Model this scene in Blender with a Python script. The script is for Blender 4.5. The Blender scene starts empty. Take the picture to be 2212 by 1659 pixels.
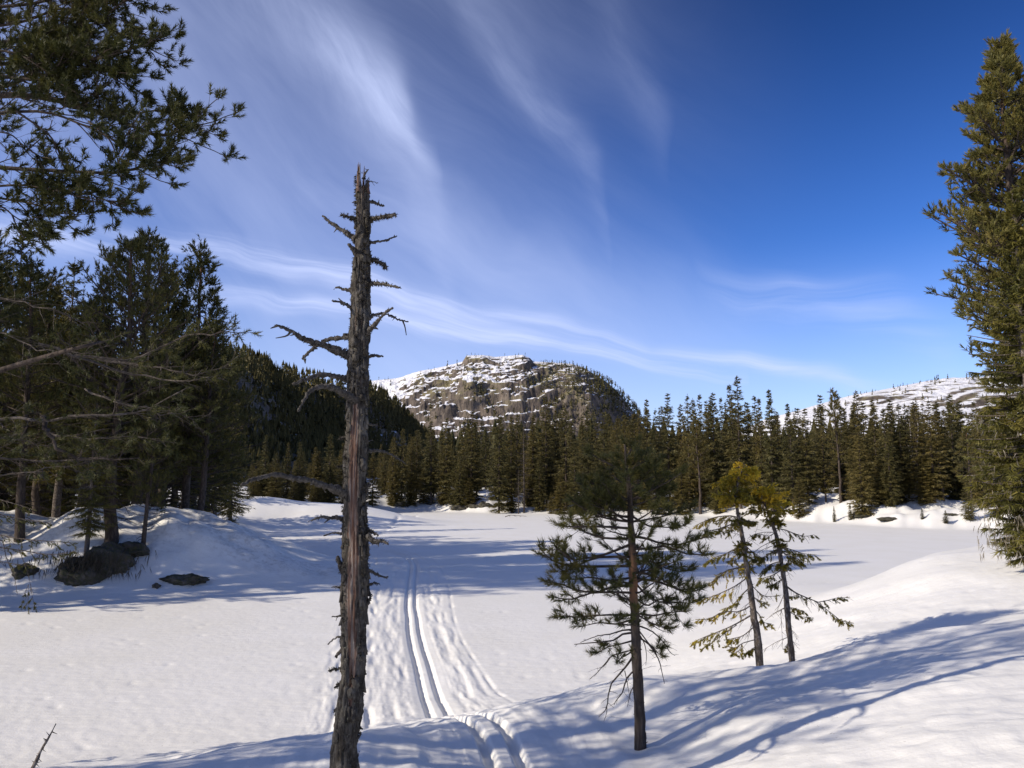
import bpy, math, random
import numpy as np
from math import radians, sin, cos, tan, atan, atan2, pi, sqrt

# ------------------------------------------------------------------ camera, sky, sun, exposure
SC = bpy.context.scene
COL = SC.collection
EYE = np.array([0.0, 0.0, 3.2])
FPX, CX, CY, HZ = 1725.0, 1106.0, 829.5, 1045.0     # focal length / centre / horizon on a 2212 px wide copy of the photo
PITCH = atan((HZ - CY) / FPX)
SUN_AZ, SUN_EL = radians(66), radians(29)           # the light travels to the right and away from the camera
cam_d = bpy.data.cameras.new('camera'); cam = bpy.data.objects.new('camera', cam_d); COL.objects.link(cam)
cam.location = EYE; cam.rotation_euler = (pi / 2 + PITCH, 0, 0)
cam_d.sensor_width = 36.0; cam_d.lens = 18.0 / (CX / FPX); cam_d.clip_end = 20000; cam_d.clip_start = 0.05
SC.camera = cam
SC.view_settings.view_transform = 'Standard'; SC.view_settings.look = 'None'
SC.view_settings.gamma = 1; SC.view_settings.exposure = 0.45
try: SC.view_settings.use_curve_mapping = False
except Exception: pass
SC.cycles.max_bounces = 5; SC.cycles.diffuse_bounces = 3; SC.cycles.transmission_bounces = 2; SC.cycles.glossy_bounces = 2

def ray(px, py):
    u = (px - CX) / FPX; v = (CY - py) / FPX
    return np.array([u, cos(PITCH) - v * sin(PITCH), sin(PITCH) + v * cos(PITCH)])
def W(px, py, dist):
    d = ray(px, py); return EYE + d * (dist / d[1])
def AE(px, py):
    d = ray(px, py); return atan2(d[0], d[1]), atan2(d[2], math.hypot(d[0], d[1]))

sun_d = bpy.data.lights.new('sun', 'SUN'); sun = bpy.data.objects.new('sun', sun_d); COL.objects.link(sun)
sun_d.energy = 3.5; sun_d.angle = radians(0.53); sun_d.color = (1.0, 0.90, 0.76)
_t = np.array([sin(SUN_AZ) * cos(SUN_EL), cos(SUN_AZ) * cos(SUN_EL), -sin(SUN_EL)])   # travel direction
from mathutils import Vector
sun.rotation_euler = Vector(_t).to_track_quat('-Z', 'Y').to_euler()
sun.location = (-20, -10, 20)

class NT:
    """small helper for node trees"""
    def __init__(s, tree): s.t = tree; s.n = tree.nodes; s.l = tree.links
    def new(s, typ, **kw):
        n = s.n.new(typ)
        for k, v in kw.items(): setattr(n, k, v)
        return n
    def put(s, sock, v):
        if isinstance(v, bpy.types.NodeSocket): s.l.new(v, sock)
        elif v is not None: sock.default_value = v
    def m(s, op, a, b=None, c=None, clamp=False):
        n = s.n.new('ShaderNodeMath'); n.operation = op; n.use_clamp = clamp
        for i, v in enumerate((a, b, c)):
            if v is not None: s.put(n.inputs[i], v)
        return n.outputs[0]
    def noise(s, vec, scale, detail=4, rough=0.55, dist=0.0, dim='3D'):
        n = s.n.new('ShaderNodeTexNoise'); n.noise_dimensions = dim
        s.put(n.inputs['Vector'], vec); n.inputs['Scale'].default_value = scale
        n.inputs['Detail'].default_value = detail; n.inputs['Roughness'].default_value = rough
        n.inputs['Distortion'].default_value = dist
        return n.outputs['Fac']
    def mapping(s, vec, scale=(1, 1, 1), rot=(0, 0, 0), loc=(0, 0, 0)):
        n = s.n.new('ShaderNodeMapping'); s.put(n.inputs[0], vec)
        n.inputs['Scale'].default_value = scale; n.inputs['Rotation'].default_value = rot; n.inputs['Location'].default_value = loc
        return n.outputs[0]
    def ramp(s, fac, stops):
        n = s.n.new('ShaderNodeValToRGB'); s.put(n.inputs[0], fac)
        e = n.color_ramp.elements
        while len(e) < len(stops): e.new(0.5)
        for i, (p, c) in enumerate(stops):
            e[i].position = p; e[i].color = (*c, 1) if len(c) == 3 else c
        return n.outputs[0]
    def mix(s, f, a, b, blend='MIX'):
        n = s.n.new('ShaderNodeMix'); n.data_type = 'RGBA'; n.blend_type = blend
        s.put(n.inputs[0], f)
        for i, v in ((6, a), (7, b)):
            if isinstance(v, tuple): v = (*v, 1) if len(v) == 3 else v
            s.put(n.inputs[i], v)
        return n.outputs[2]
    def sstep(s, x, a, b):
        n = s.n.new('ShaderNodeMapRange'); n.interpolation_type = 'SMOOTHSTEP'
        s.put(n.inputs[0], x); s.put(n.inputs[1], a); s.put(n.inputs[2], b)
        return n.outputs[0]
    def fcurve(s, x, pts, x0, x1):
        """value of a curve through pts (x, y in 0..1) at x in [x0, x1]"""
        f = s.n.new('ShaderNodeMapRange'); s.put(f.inputs[0], x); f.inputs[1].default_value = x0; f.inputs[2].default_value = x1
        n = s.n.new('ShaderNodeFloatCurve'); s.put(n.inputs['Value'], f.outputs[0])
        c = n.mapping.curves[0]
        q = [((p[0] - x0) / (x1 - x0), p[1]) for p in pts]
        c.points[0].location = q[0]; c.points[1].location = q[-1]
        for p in q[1:-1]: c.points.new(*p)
        n.mapping.extend = 'HORIZONTAL'; n.mapping.update()
        return n.outputs[0]

def build_world():
    w = bpy.data.worlds.new('World'); SC.world = w; w.use_nodes = True
    k = NT(w.node_tree); w.node_tree.nodes.clear()
    out = k.new('ShaderNodeOutputWorld'); bg = k.new('ShaderNodeBackground')
    sky = k.new('ShaderNodeTexSky'); sky.sky_type = 'NISHITA'; sky.sun_disc = False
    sky.sun_elevation = SUN_EL; sky.sun_rotation = SUN_AZ + pi      # same direction as the sun lamp
    sky.altitude = 500; sky.air_density = 1.0; sky.dust_density = 0.3; sky.ozone_density = 3.0
    geo = k.new('ShaderNodeNewGeometry'); tc = k.new('ShaderNodeTexCoord')
    sep = k.new('ShaderNodeSeparateXYZ'); k.l.new(tc.outputs['Generated'], sep.inputs[0])
    x, y, z = sep.outputs
    az = k.m('ARCTAN2', x, y)
    hyp = k.m('SQRT', k.m('ADD', k.m('MULTIPLY', x, x), k.m('MULTIPLY', y, y)))
    el = k.m('ARCTAN2', z, hyp)
    comb = k.new('ShaderNodeCombineXYZ'); k.put(comb.inputs[0], az); k.put(comb.inputs[1], el)
    ae = comb.outputs[0]
    warp = k.new('ShaderNodeTexNoise'); warp.inputs['Scale'].default_value = 3.0; warp.inputs['Detail'].default_value = 3
    k.l.new(ae, warp.inputs['Vector'])
    wv = k.new('ShaderNodeVectorMath', operation='SCALE'); k.l.new(warp.outputs['Color'], wv.inputs[0]); wv.inputs['Scale'].default_value = 0.12
    wa = k.new('ShaderNodeVectorMath', operation='ADD'); k.l.new(ae, wa.inputs[0]); k.l.new(wv.outputs[0], wa.inputs[1])
    aw = wa.outputs[0]
    # two fields of cloud fibres: steep (upper left wisps) and shallow (bands over the hills)
    def fib(angle, sx, sy, seed, lo, hi):
        v = k.mapping(aw, rot=(0, 0, angle)); v = k.mapping(v, scale=(sx, sy, 1), loc=(seed, seed * 0.7, seed))
        return k.sstep(k.noise(v, 1.0, 7, 0.60, 0.5), lo, hi)
    steep = fib(radians(52), 2.0, 9, 3.1, 0.18, 0.86)
    shallow = fib(radians(10), 2.6, 46, 7.7, 0.25, 0.80)
    soft = fib(radians(34), 1.3, 4.0, 12.3, 0.30, 0.80)
    sw = k.new('ShaderNodeSeparateXYZ')
    # gentle jitter of the wisp centre lines
    k.l.new(wa.outputs[0], sw.inputs[0])
    azw = k.m('SUBTRACT', sw.outputs[0], 0.06); elw = k.m('SUBTRACT', sw.outputs[1], 0.06)
    def wisp(pts, width, strength, tex):
        q = [AE(px, py) for px, py in pts]
        x0, x1 = q[0][0], q[-1][0]
        cen = k.fcurve(azw, [(a, e) for a, e in q], x0, x1)
        d = k.m('DIVIDE', k.m('SUBTRACT', elw, cen), width)
        g = k.m('EXPONENT', k.m('MULTIPLY', k.m('MULTIPLY', d, d), -1.0))
        st = k.fcurve(azw, [(a, s) for (a, e), s in zip(q, strength)], x0, x1)
        return k.m('MULTIPLY', k.m('MULTIPLY', g, st), tex)
    L = []
    L.append(wisp([(300, -300), (480, -60), (640, 60), (760, 180), (850, 290), (905, 430), (980, 700)], 0.062, [.0, .28, .38, .42, .42, .28, 0], steep))
    L.append(wisp([(560, 60), (700, 110), (800, 190), (870, 260), (900, 330), (940, 390)], 0.026, [0, .25, .5, .65, .5, 0], steep))
    L.append(wisp([(960, -100), (1050, 60), (1180, 210), (1270, 340), (1310, 450), (1330, 560)], 0.045, [0, .22, .34, .36, .18, 0], steep))
    L.append(wisp([(1240, -100), (1330, 80), (1420, 240), (1460, 330)], 0.045, [0, .16, .14, 0], steep))
    L.append(wisp([(-200, 470), (150, 505), (430, 540), (700, 600), (900, 655), (1200, 700), (1400, 740)], 0.014, [.45, .65, .8, .75, .6, .45, 0], shallow))
    L.append(wisp([(300, 590), (600, 650), (860, 695), (1120, 725), (1400, 768), (1600, 800)], 0.0095, [0, .55, .8, .85, .7, 0], shallow))
    L.append(wisp([(1300, 735), (1500, 752), (1720, 780), (1880, 825), (2000, 860)], 0.012, [0, .5, .6, .4, 0], shallow))
    L.append(wisp([(500, 380), (750, 450), (950, 520), (1200, 610), (1450, 655), (1750, 700)], 0.060, [0, .2, .42, .36, .14, 0], soft))
    L.append(wisp([(1500, 610), (1620, 628), (1820, 652), (2000, 720), (2100, 790)], 0.022, [0, .26, .40, .2, 0], shallow))
    tot = L[0]
    for q in L[1:]: tot = k.m('ADD', tot, q)
    # thin veil: fades to the right of the picture, everywhere else it goes on evenly
    veil_az = k.sstep(az, AE(1900, 600)[0], AE(500, 600)[0])
    veil = k.m('MULTIPLY', veil_az, k.m('ADD', k.m('MULTIPLY', soft, 0.26), 0.12))
    low = k.m('MULTIPLY', k.sstep(el, 0.30, 0.04), 0.42)
    tot = k.m('ADD', k.m('ADD', tot, veil), low)
    tot = k.m('MINIMUM', tot, 0.85)
    tot = k.m('MULTIPLY', tot, k.sstep(el, -0.02, 0.02))
    # deeper, more saturated blue as the phone camera shows it
    hs = k.new('ShaderNodeHueSaturation'); hs.inputs['Saturation'].default_value = 1.20; hs.inputs['Value'].default_value = 0.16
    k.l.new(sky.outputs[0], hs.inputs['Color'])
    gm = k.new('ShaderNodeGamma'); k.l.new(hs.outputs[0], gm.inputs[0]); gm.inputs[1].default_value = 1.40
    tint = k.mix(1.0, gm.outputs[0], (5.4, 4.8, 5.9), 'MULTIPLY')
    zen = k.m('SUBTRACT', 1.0, k.m('MULTIPLY', k.sstep(el, 0.25, 0.72), 0.42))
    tint = k.mix(1.0, tint, k.mix(0.0, zen, zen), 'MULTIPLY')
    cloud = (4.2, 4.8, 7.0)
    colr = k.mix(tot, tint, cloud)
    k.l.new(colr, bg.inputs[0]); bg.inputs[1].default_value = 0.122
    k.l.new(bg.outputs[0], out.inputs[0])
build_world()

# ------------------------------------------------------------------ numeric helpers
def hash3(ix, iy, iz, seed):
    h = (ix.astype(np.int64) * 374761393 + iy.astype(np.int64) * 668265263 + iz.astype(np.int64) * 2147483647 + seed * 974634777) & 0xffffffff
    h = ((h ^ (h >> 13)) * 1274126177) & 0xffffffff
    h = ((h ^ (h >> 16)) * 2246822519) & 0xffffffff
    return ((h ^ (h >> 15)) & 0xffffff) / float(0xffffff)
def vn(x, y, z=None, seed=0):
    x = np.asarray(x, float); y = np.asarray(y, float)
    flat = z is None
    fx = np.floor(x); fy = np.floor(y); tx = x - fx; ty = y - fy
    tx = tx * tx * tx * (tx * (tx * 6 - 15) + 10); ty = ty * ty * ty * (ty * (ty * 6 - 15) + 10)
    def layer(fz):
        a = hash3(fx, fy, fz, seed); b = hash3(fx + 1, fy, fz, seed)
        c = hash3(fx, fy + 1, fz, seed); d = hash3(fx + 1, fy + 1, fz, seed)
        return (a + (b - a) * tx) * (1 - ty) + (c + (d - c) * tx) * ty
    if flat: return layer(np.zeros_like(fx)) * 2 - 1
    z = np.asarray(z, float); fz = np.floor(z); tz = z - fz; tz = tz * tz * (3 - 2 * tz)
    return (layer(fz) * (1 - tz) + layer(fz + 1) * tz) * 2 - 1
def fbm(x, y, z=None, seed=0, oct=4, gain=0.5):
    s = 0; a = 1; f = 1; n = 0
    for i in range(oct):
        s = s + a * vn(x * f + 17.3 * i, y * f - 9.1 * i, None if z is None else z * f, seed + i); n += a; a *= gain; f *= 2.03
    return s / n
def sm(x, a, b):
    t = np.clip((np.asarray(x, float) - a) / (b - a), 0, 1); return t * t * (3 - 2 * t)
def unit(v): 
    v = np.asarray(v, float); return v / np.maximum(np.linalg.norm(v, axis=-1, keepdims=True), 1e-9)

class Geo:
    """collects vertices, faces and a per-vertex tint; becomes ONE mesh"""
    def __init__(s): s.V = []; s.F = []; s.T = []; s.n = 0
    def add(s, V, F, tint=0.5):
        V = np.asarray(V, float).reshape(-1, 3); F = np.asarray(F, np.int64)
        s.V.append(V); s.F.append(F + s.n); s.n += len(V)
        s.T.append(np.full(len(V), tint, float) if np.isscalar(tint) else np.asarray(tint, float))
    def mesh(s, name, mat, smooth=False):
        me = bpy.data.meshes.new(name)
        if not s.V: return me
        V = np.concatenate(s.V); T = np.concatenate(s.T)
        loops = np.concatenate([f.ravel() for f in s.F])
        lens = np.concatenate([np.full(len(f), f.shape[1]) for f in s.F])
        me.vertices.add(len(V)); me.vertices.foreach_set('co', V.ravel().astype(np.float32))
        me.loops.add(len(loops)); me.loops.foreach_set('vertex_index', loops.astype(np.int32))
        me.polygons.add(len(lens)); st = np.concatenate([[0], np.cumsum(lens)[:-1]])
        me.polygons.foreach_set('loop_start', st.astype(np.int32))
        if smooth: me.polygons.foreach_set('use_smooth', np.ones(len(lens), bool))
        me.update(calc_edges=True)
        a = me.attributes.new('tint', 'FLOAT', 'POINT'); a.data.foreach_set('value', T.astype(np.float32))
        if mat: me.materials.append(mat)
        return me
    def obj(s, name, mat, parent=None, smooth=False):
        o = bpy.data.objects.new(name, s.mesh(name, mat, smooth)); COL.objects.link(o)
        if parent is not None: o.parent = parent
        return o

def tube(g, P, R, n=6, tint=0.5, cap=True, tip=False):
    P = np.asarray(P, float); m = len(P); R = np.broadcast_to(np.asarray(R, float), (m,))
    T = unit(np.gradient(P, axis=0))
    ref = np.array([0, 0, 1.0]) if abs(T[:, 2]).mean() < 0.8 else np.array([1.0, 0, 0])
    A = unit(np.cross(T, ref)); B = np.cross(T, A)
    th = np.arange(n) * 2 * pi / n
    V = P[:, None] + (A[:, None] * np.cos(th)[None, :, None] + B[:, None] * np.sin(th)[None, :, None]) * R[:, None, None]
    i = np.arange(m - 1)[:, None] * n; j = np.arange(n)[None]; j2 = (j + 1) % n
    F = np.stack([i + j, i + j2, i + n + j2, i + n + j], -1).reshape(-1, 4)
    g.add(V.reshape(-1, 3), F, tint)
    if cap:
        base = g.n - m * n
        g.V.append(np.array([P[-1]])); g.T.append(np.array([tint if np.isscalar(tint) else tint[-1]])); 
        c = g.n; g.n += 1
        last = base + (m - 1) * n
        g.F.append(np.stack([last + j[0], last + (j[0] + 1) % n, np.full(n, c)], -1))

def spline(P, m):
    P = np.asarray(P, float); 
    if len(P) == 2: t = np.linspace(0, 1, m)[:, None]; return P[0] * (1 - t) + P[1] * t
    Q = np.vstack([2 * P[0] - P[1], P, 2 * P[-1] - P[-2]])
    s = np.linspace(0, len(P) - 1 - 1e-6, m); i = s.astype(int); t = (s - i)[:, None]
    a, b, c, d = Q[i], Q[i + 1], Q[i + 2], Q[i + 3]
    return 0.5 * (2 * b + (c - a) * t + (2 * a - 5 * b + 4 * c - d) * t ** 2 + (3 * b - a - 3 * c + d) * t ** 3)

def needles(g, P, D, L, n, nl, nw, rng, tint, ang=(0.5, 1.0), tintj=0.06):
    """n thin needle triangles round each shoot (start P, direction D, length L)"""
    P = np.asarray(P, float); D = unit(D); N = len(P)
    if N == 0: return
    L = np.broadcast_to(L, (N,)); tint = np.broadcast_to(tint, (N,))
    ref = unit(rng.normal(size=(N, 3))); A = unit(np.cross(D, ref)); B = np.cross(D, A)
    s = rng.random((N, n)); th = rng.random((N, n)) * 2 * pi
    a = rng.uniform(ang[0], ang[1], (N, n)) * (1.15 - 0.75 * s)
    O = P[:, None] + D[:, None] * (s * L[:, None])[..., None]
    side = A[:, None] * np.cos(th)[..., None] + B[:, None] * np.sin(th)[..., None]
    dr = D[:, None] * np.cos(a)[..., None] + side * np.sin(a)[..., None]
    ln = nl * rng.uniform(0.7, 1.15, (N, n))[..., None]
    wd = unit(np.cross(dr, unit(rng.normal(size=(N, n, 3))))) * nw * 0.5
    V = np.stack([O - wd, O + wd, O + dr * ln], 2).reshape(-1, 3)
    F = np.arange(N * n * 3).reshape(-1, 3)
    T = np.repeat(np.clip(tint[:, None] + rng.normal(0, tintj, (N, n)), 0, 1).ravel(), 3)
    g.add(V, F, T)

def prop(o, label=None, cat=None, group=None, kind=None):
    if label: o['label'] = label
    if cat: o['category'] = cat
    if group: o['group'] = group
    if kind: o['kind'] = kind
    return o
def empty(name, loc, label=None, cat=None, group=None):
    o = bpy.data.objects.new(name, None); COL.objects.link(o); o.location = loc; o.empty_display_size = 0.1
    return prop(o, label, cat, group)

# ------------------------------------------------------------------ materials
def mat(name):
    m = bpy.data.materials.new(name); m.use_nodes = True
    k = NT(m.node_tree); m.node_tree.nodes.clear()
    out = k.new('ShaderNodeOutputMaterial'); b = k.new('ShaderNodeBsdfPrincipled')
    k.l.new(b.outputs[0], out.inputs[0])
    k.tc = k.new('ShaderNodeTexCoord'); k.b = b; k.out = out
    k.geo = k.new('ShaderNodeNewGeometry')
    b.inputs['Specular IOR Level'].default_value = 0.3
    return m, k
def bump(k, h, strength=0.5, dist=0.02, normal=None):
    n = k.new('ShaderNodeBump'); n.inputs['Strength'].default_value = strength; n.inputs['Distance'].default_value = dist
    k.put(n.inputs['Height'], h)
    if normal is not None: k.l.new(normal, n.inputs['Normal'])
    return n.outputs[0]

def make_snow():
    m, k = mat('snow')
    p = k.geo.outputs['Position']
    big = k.noise(k.mapping(p, scale=(0.5, 0.5, 0.5)), 1, 3)
    col = k.mix(k.sstep(big, 0.3, 0.7), (0.86, 0.84, 0.775), (0.89, 0.872, 0.82))
    # scattered needles and bark litter: sparse small specks
    sp = k.noise(p, 26, 2, 0.6); zone = k.sstep(k.noise(p, 0.35, 3, 0.6), 0.52, 0.68)
    speck = k.m('MULTIPLY', k.sstep(sp, 0.67, 0.73), zone)
    col = k.mix(k.m('MULTIPLY', speck, 0.65), col, (0.16, 0.13, 0.09))
    at = k.new('ShaderNodeAttribute', attribute_name='tint')      # packed, needle-strewn snow under the grove
    dirt = k.m('MULTIPLY', at.outputs['Fac'], k.sstep(k.noise(p, 5, 5, 0.75), 0.42, 0.66))
    col = k.mix(k.m('MULTIPLY', dirt, 0.42), col, (0.30, 0.26, 0.21))
    k.l.new(col, k.b.inputs['Base Color'])
    k.b.inputs['Roughness'].default_value = 0.55; k.b.inputs['Specular IOR Level'].default_value = 0.2
    rip = k.noise(k.mapping(p, scale=(1.3, 4.2, 1.3), rot=(0, 0, -0.25)), 1.6, 4, 0.55)
    fine = k.noise(p, 34, 4, 0.65); mid = k.noise(p, 7, 4, 0.6)
    h = k.m('ADD', k.m('MULTIPLY', rip, 0.8), k.m('ADD', k.m('MULTIPLY', mid, 0.45), k.m('MULTIPLY', fine, 0.16)))
    k.l.new(bump(k, h, 0.34, 0.05), k.b.inputs['Normal'])
    return m
M_SNOW = make_snow()

def make_foliage(name, dark, lightc, warm, trans=0.25):
    m, k = mat(name)
    at = k.new('ShaderNodeAttribute', attribute_name='tint')
    oi = k.new('ShaderNodeObjectInfo')
    p = k.geo.outputs['Position']
    big = k.noise(p, 0.9, 3, 0.6)
    c = k.ramp(at.outputs['Fac'], [(0.0, dark), (0.5, lightc), (1.0, warm)])
    v = k.m('ADD', k.m('MULTIPLY', oi.outputs['Random'], 0.5), k.m('MULTIPLY', big, 0.9))
    c = k.mix(1.0, c, k.ramp(v, [(0.2, (0.72, 0.78, 0.80)), (0.9, (1.3, 1.12, 0.92))]), 'MULTIPLY')
    k.l.new(c, k.b.inputs['Base Color']); k.b.inputs['Roughness'].default_value = 0.55
    tr = k.new('ShaderNodeBsdfTranslucent'); k.l.new(c, tr.inputs[0])
    mx = k.new('ShaderNodeMixShader'); mx.inputs[0].default_value = trans
    k.l.new(k.b.outputs[0], mx.inputs[1]); k.l.new(tr.outputs[0], mx.inputs[2]); k.l.new(mx.outputs[0], k.out.inputs[0])
    return m
M_PINE = make_foliage('pine_needles', (0.030, 0.038, 0.014), (0.075, 0.085, 0.025), (0.17, 0.15, 0.035))
M_SPRUCE = make_foliage('spruce_needles', (0.036, 0.042, 0.017), (0.108, 0.102, 0.037), (0.20, 0.165, 0.053))
M_SPRUCE_Y = make_foliage('yellowed_spruce_needles', (0.045, 0.05, 0.012), (0.18, 0.165, 0.028), (0.66, 0.53, 0.05))
M_NEARSPRUCE = make_foliage('near_spruce_needles', (0.045, 0.055, 0.016), (0.115, 0.118, 0.030), (0.20, 0.175, 0.035))

def make_bark(name, a, b, c, scale=(14, 14, 3.0), bs=0.8, bd=0.02, orange=None):
    m, k = mat(name)
    o = k.tc.outputs['Object']
    n1 = k.noise(k.mapping(o, scale=scale), 1.6, 6, 0.65, 0.6); n2 = k.noise(o, 3.0, 4, 0.6)
    col = k.ramp(n1, [(0.3, a), (0.52, b), (0.72, c)])
    at = k.new('ShaderNodeAttribute', attribute_name='tint')
    if orange: col = k.mix(k.m('MULTIPLY', k.sstep(at.outputs['Fac'], 0.5, 0.95), k.sstep(n2, 0.25, 0.55)), col, orange)
    k.l.new(col, k.b.inputs['Base Color']); k.b.inputs['Roughness'].default_value = 0.9; k.b.inputs['Specular IOR Level'].default_value = 0.15
    k.l.new(bump(k, n1, bs, bd), k.b.inputs['Normal'])
    return m
M_BARK = make_bark('pine_bark', (0.028, 0.022, 0.018), (0.075, 0.058, 0.046), (0.15, 0.12, 0.098), orange=(0.26, 0.14, 0.075))
M_TWIG = make_bark('bare_twig_bark', (0.035, 0.03, 0.025), (0.085, 0.07, 0.058), (0.18, 0.155, 0.135), scale=(9, 9, 9))
M_SPBARK = make_bark('spruce_bark', (0.05, 0.04, 0.032), (0.13, 0.105, 0.085), (0.34, 0.31, 0.28), scale=(26, 26, 12))
M_BIRCH = make_bark('birch_bark', (0.10, 0.09, 0.08), (0.42, 0.38, 0.35), (0.60, 0.56, 0.52), scale=(2, 2, 6), bs=0.3)
M_LICHEN = make_foliage('beard_lichen', (0.022, 0.02, 0.014), (0.055, 0.05, 0.036), (0.11, 0.105, 0.08), 0.15)

def make_snag():
    m, k = mat('weathered_snag_wood')
    o = k.tc.outputs['Object']
    fib = k.noise(k.mapping(o, scale=(70, 70, 3.2)), 1.0, 6, 0.65, 0.5)
    pl = k.noise(k.mapping(o, scale=(22, 22, 9)), 1.0, 5, 0.7, 0.8)
    sp = k.noise(o, 60, 3, 0.6)
    col = k.ramp(pl, [(0.30, (0.018, 0.016, 0.014)), (0.46, (0.055, 0.048, 0.040)), (0.60, (0.115, 0.105, 0.09)), (0.75, (0.20, 0.185, 0.16))])
    col = k.mix(k.sstep(sp, 0.58, 0.72), col, (0.15, 0.145, 0.11))
    at = k.new('ShaderNodeAttribute', attribute_name='tint')
    wood = k.ramp(fib, [(0.34, (0.05, 0.030, 0.022)), (0.44, (0.12, 0.066, 0.046)), (0.53, (0.17, 0.115, 0.088)), (0.64, (0.27, 0.235, 0.20))])
    f = k.sstep(k.m('ADD', at.outputs['Fac'], k.m('MULTIPLY', k.m('SUBTRACT', pl, 0.5), 0.8)), 0.33, 0.50)
    col = k.mix(f, col, wood)
    k.l.new(col, k.b.inputs['Base Color']); k.b.inputs['Roughness'].default_value = 0.9; k.b.inputs['Specular IOR Level'].default_value = 0.12
    h = k.m('ADD', k.m('MULTIPLY', pl, 1.0), k.m('MULTIPLY', fib, 0.7))
    k.l.new(bump(k, h, 0.9, 0.012), k.b.inputs['Normal'])
    return m
M_SNAG = make_snag()
M_GREY = make_bark('grey_dead_wood', (0.025, 0.022, 0.019), (0.075, 0.067, 0.058), (0.17, 0.155, 0.135), scale=(30, 30, 30), bd=0.008)

def make_rock(name, moss=0.5):
    m, k = mat(name)
    p = k.geo.outputs['Position']; n1 = k.noise(p, 2.2, 6, 0.65); n2 = k.noise(p, 9, 5, 0.7)
    col = k.ramp(n1, [(0.3, (0.035, 0.03, 0.026)), (0.55, (0.10, 0.088, 0.075)), (0.75, (0.17, 0.155, 0.135))])
    col = k.mix(k.m('MULTIPLY', k.sstep(n2, 0.42, 0.58), moss), col, (0.05, 0.052, 0.018))
    k.l.new(col, k.b.inputs['Base Color']); k.b.inputs['Roughness'].default_value = 0.9
    k.l.new(bump(k, n2, 0.8, 0.06), k.b.inputs['Normal'])
    return m
M_ROCK = make_rock('mossy_rock', 0.75)

def make_mountain(name, lo, hi, xbias=0.0, scale=1.0, lich=0.8):
    lich_amt = lich
    """bare rock with snow lying on ledges and gentle slabs, lichen-yellow tops"""
    m, k = mat(name)
    p = k.geo.outputs['Position']
    sn = k.new('ShaderNodeSeparateXYZ'); k.l.new(k.geo.outputs['Normal'], sn.inputs[0])
    at = k.new('ShaderNodeAttribute', attribute_name='tint')
    n1 = k.noise(k.mapping(p, scale=(0.10 * scale, 0.10 * scale, 0.05 * scale)), 1, 6, 0.65, 0.4)
    crack = k.noise(k.mapping(p, scale=(0.35 * scale, 0.35 * scale, 0.05 * scale)), 1, 5, 0.65)
    rock = k.ramp(n1, [(0.28, (0.045, 0.038, 0.032)), (0.5, (0.135, 0.108, 0.085)), (0.72, (0.25, 0.205, 0.155))])
    rock = k.mix(k.m('MULTIPLY', k.sstep(crack, 0.48, 0.36), .75), rock, (0.035, 0.03, 0.026))
    lich = k.m('MULTIPLY', k.sstep(k.noise(p, 0.05 * scale, 4, 0.6), 0.46, 0.58), k.sstep(sn.outputs[2], 0.35, 0.75))
    hz_ = k.new('ShaderNodeSeparateXYZ'); k.l.new(p, hz_.inputs[0])
    lich = k.m('MULTIPLY', lich, k.sstep(hz_.outputs[2], 50, 95)) if name.startswith('mountain') else lich
    rock = k.mix(k.m('MULTIPLY', lich, lich_amt), rock, (0.24, 0.21, 0.09))
    nn = k.m('MULTIPLY', k.m('SUBTRACT', k.noise(k.mapping(p, scale=(0.035 * scale, 0.035 * scale, 0.35 * scale), rot=(0, 0.12, 0)), 1, 6, 0.65), 0.5), 0.8)
    v = k.m('ADD', k.m('ADD', sn.outputs[2], nn), k.m('MULTIPLY', k.m('SUBTRACT', at.outputs['Fac'], 0.5), 0.9))
    s = k.sstep(v, lo, hi)
    col = k.mix(s, rock, (0.84, 0.84, 0.86))
    k.l.new(col, k.b.inputs['Base Color']); k.b.inputs['Roughness'].default_value = 0.85
    k.l.new(bump(k, k.m('ADD', crack, n1), 0.8, 2.2 / scale), k.b.inputs['Normal'])
    return m
M_MOUNT = make_mountain('mountain_rock_and_snow', 0.68, 0.74)
M_RIDGE = make_mountain('shaded_ridge_rock', 0.86, 0.95, lich=0.15)
M_HILL = make_mountain('snowy_hill', 0.62, 0.70, lich=0.5)

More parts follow.
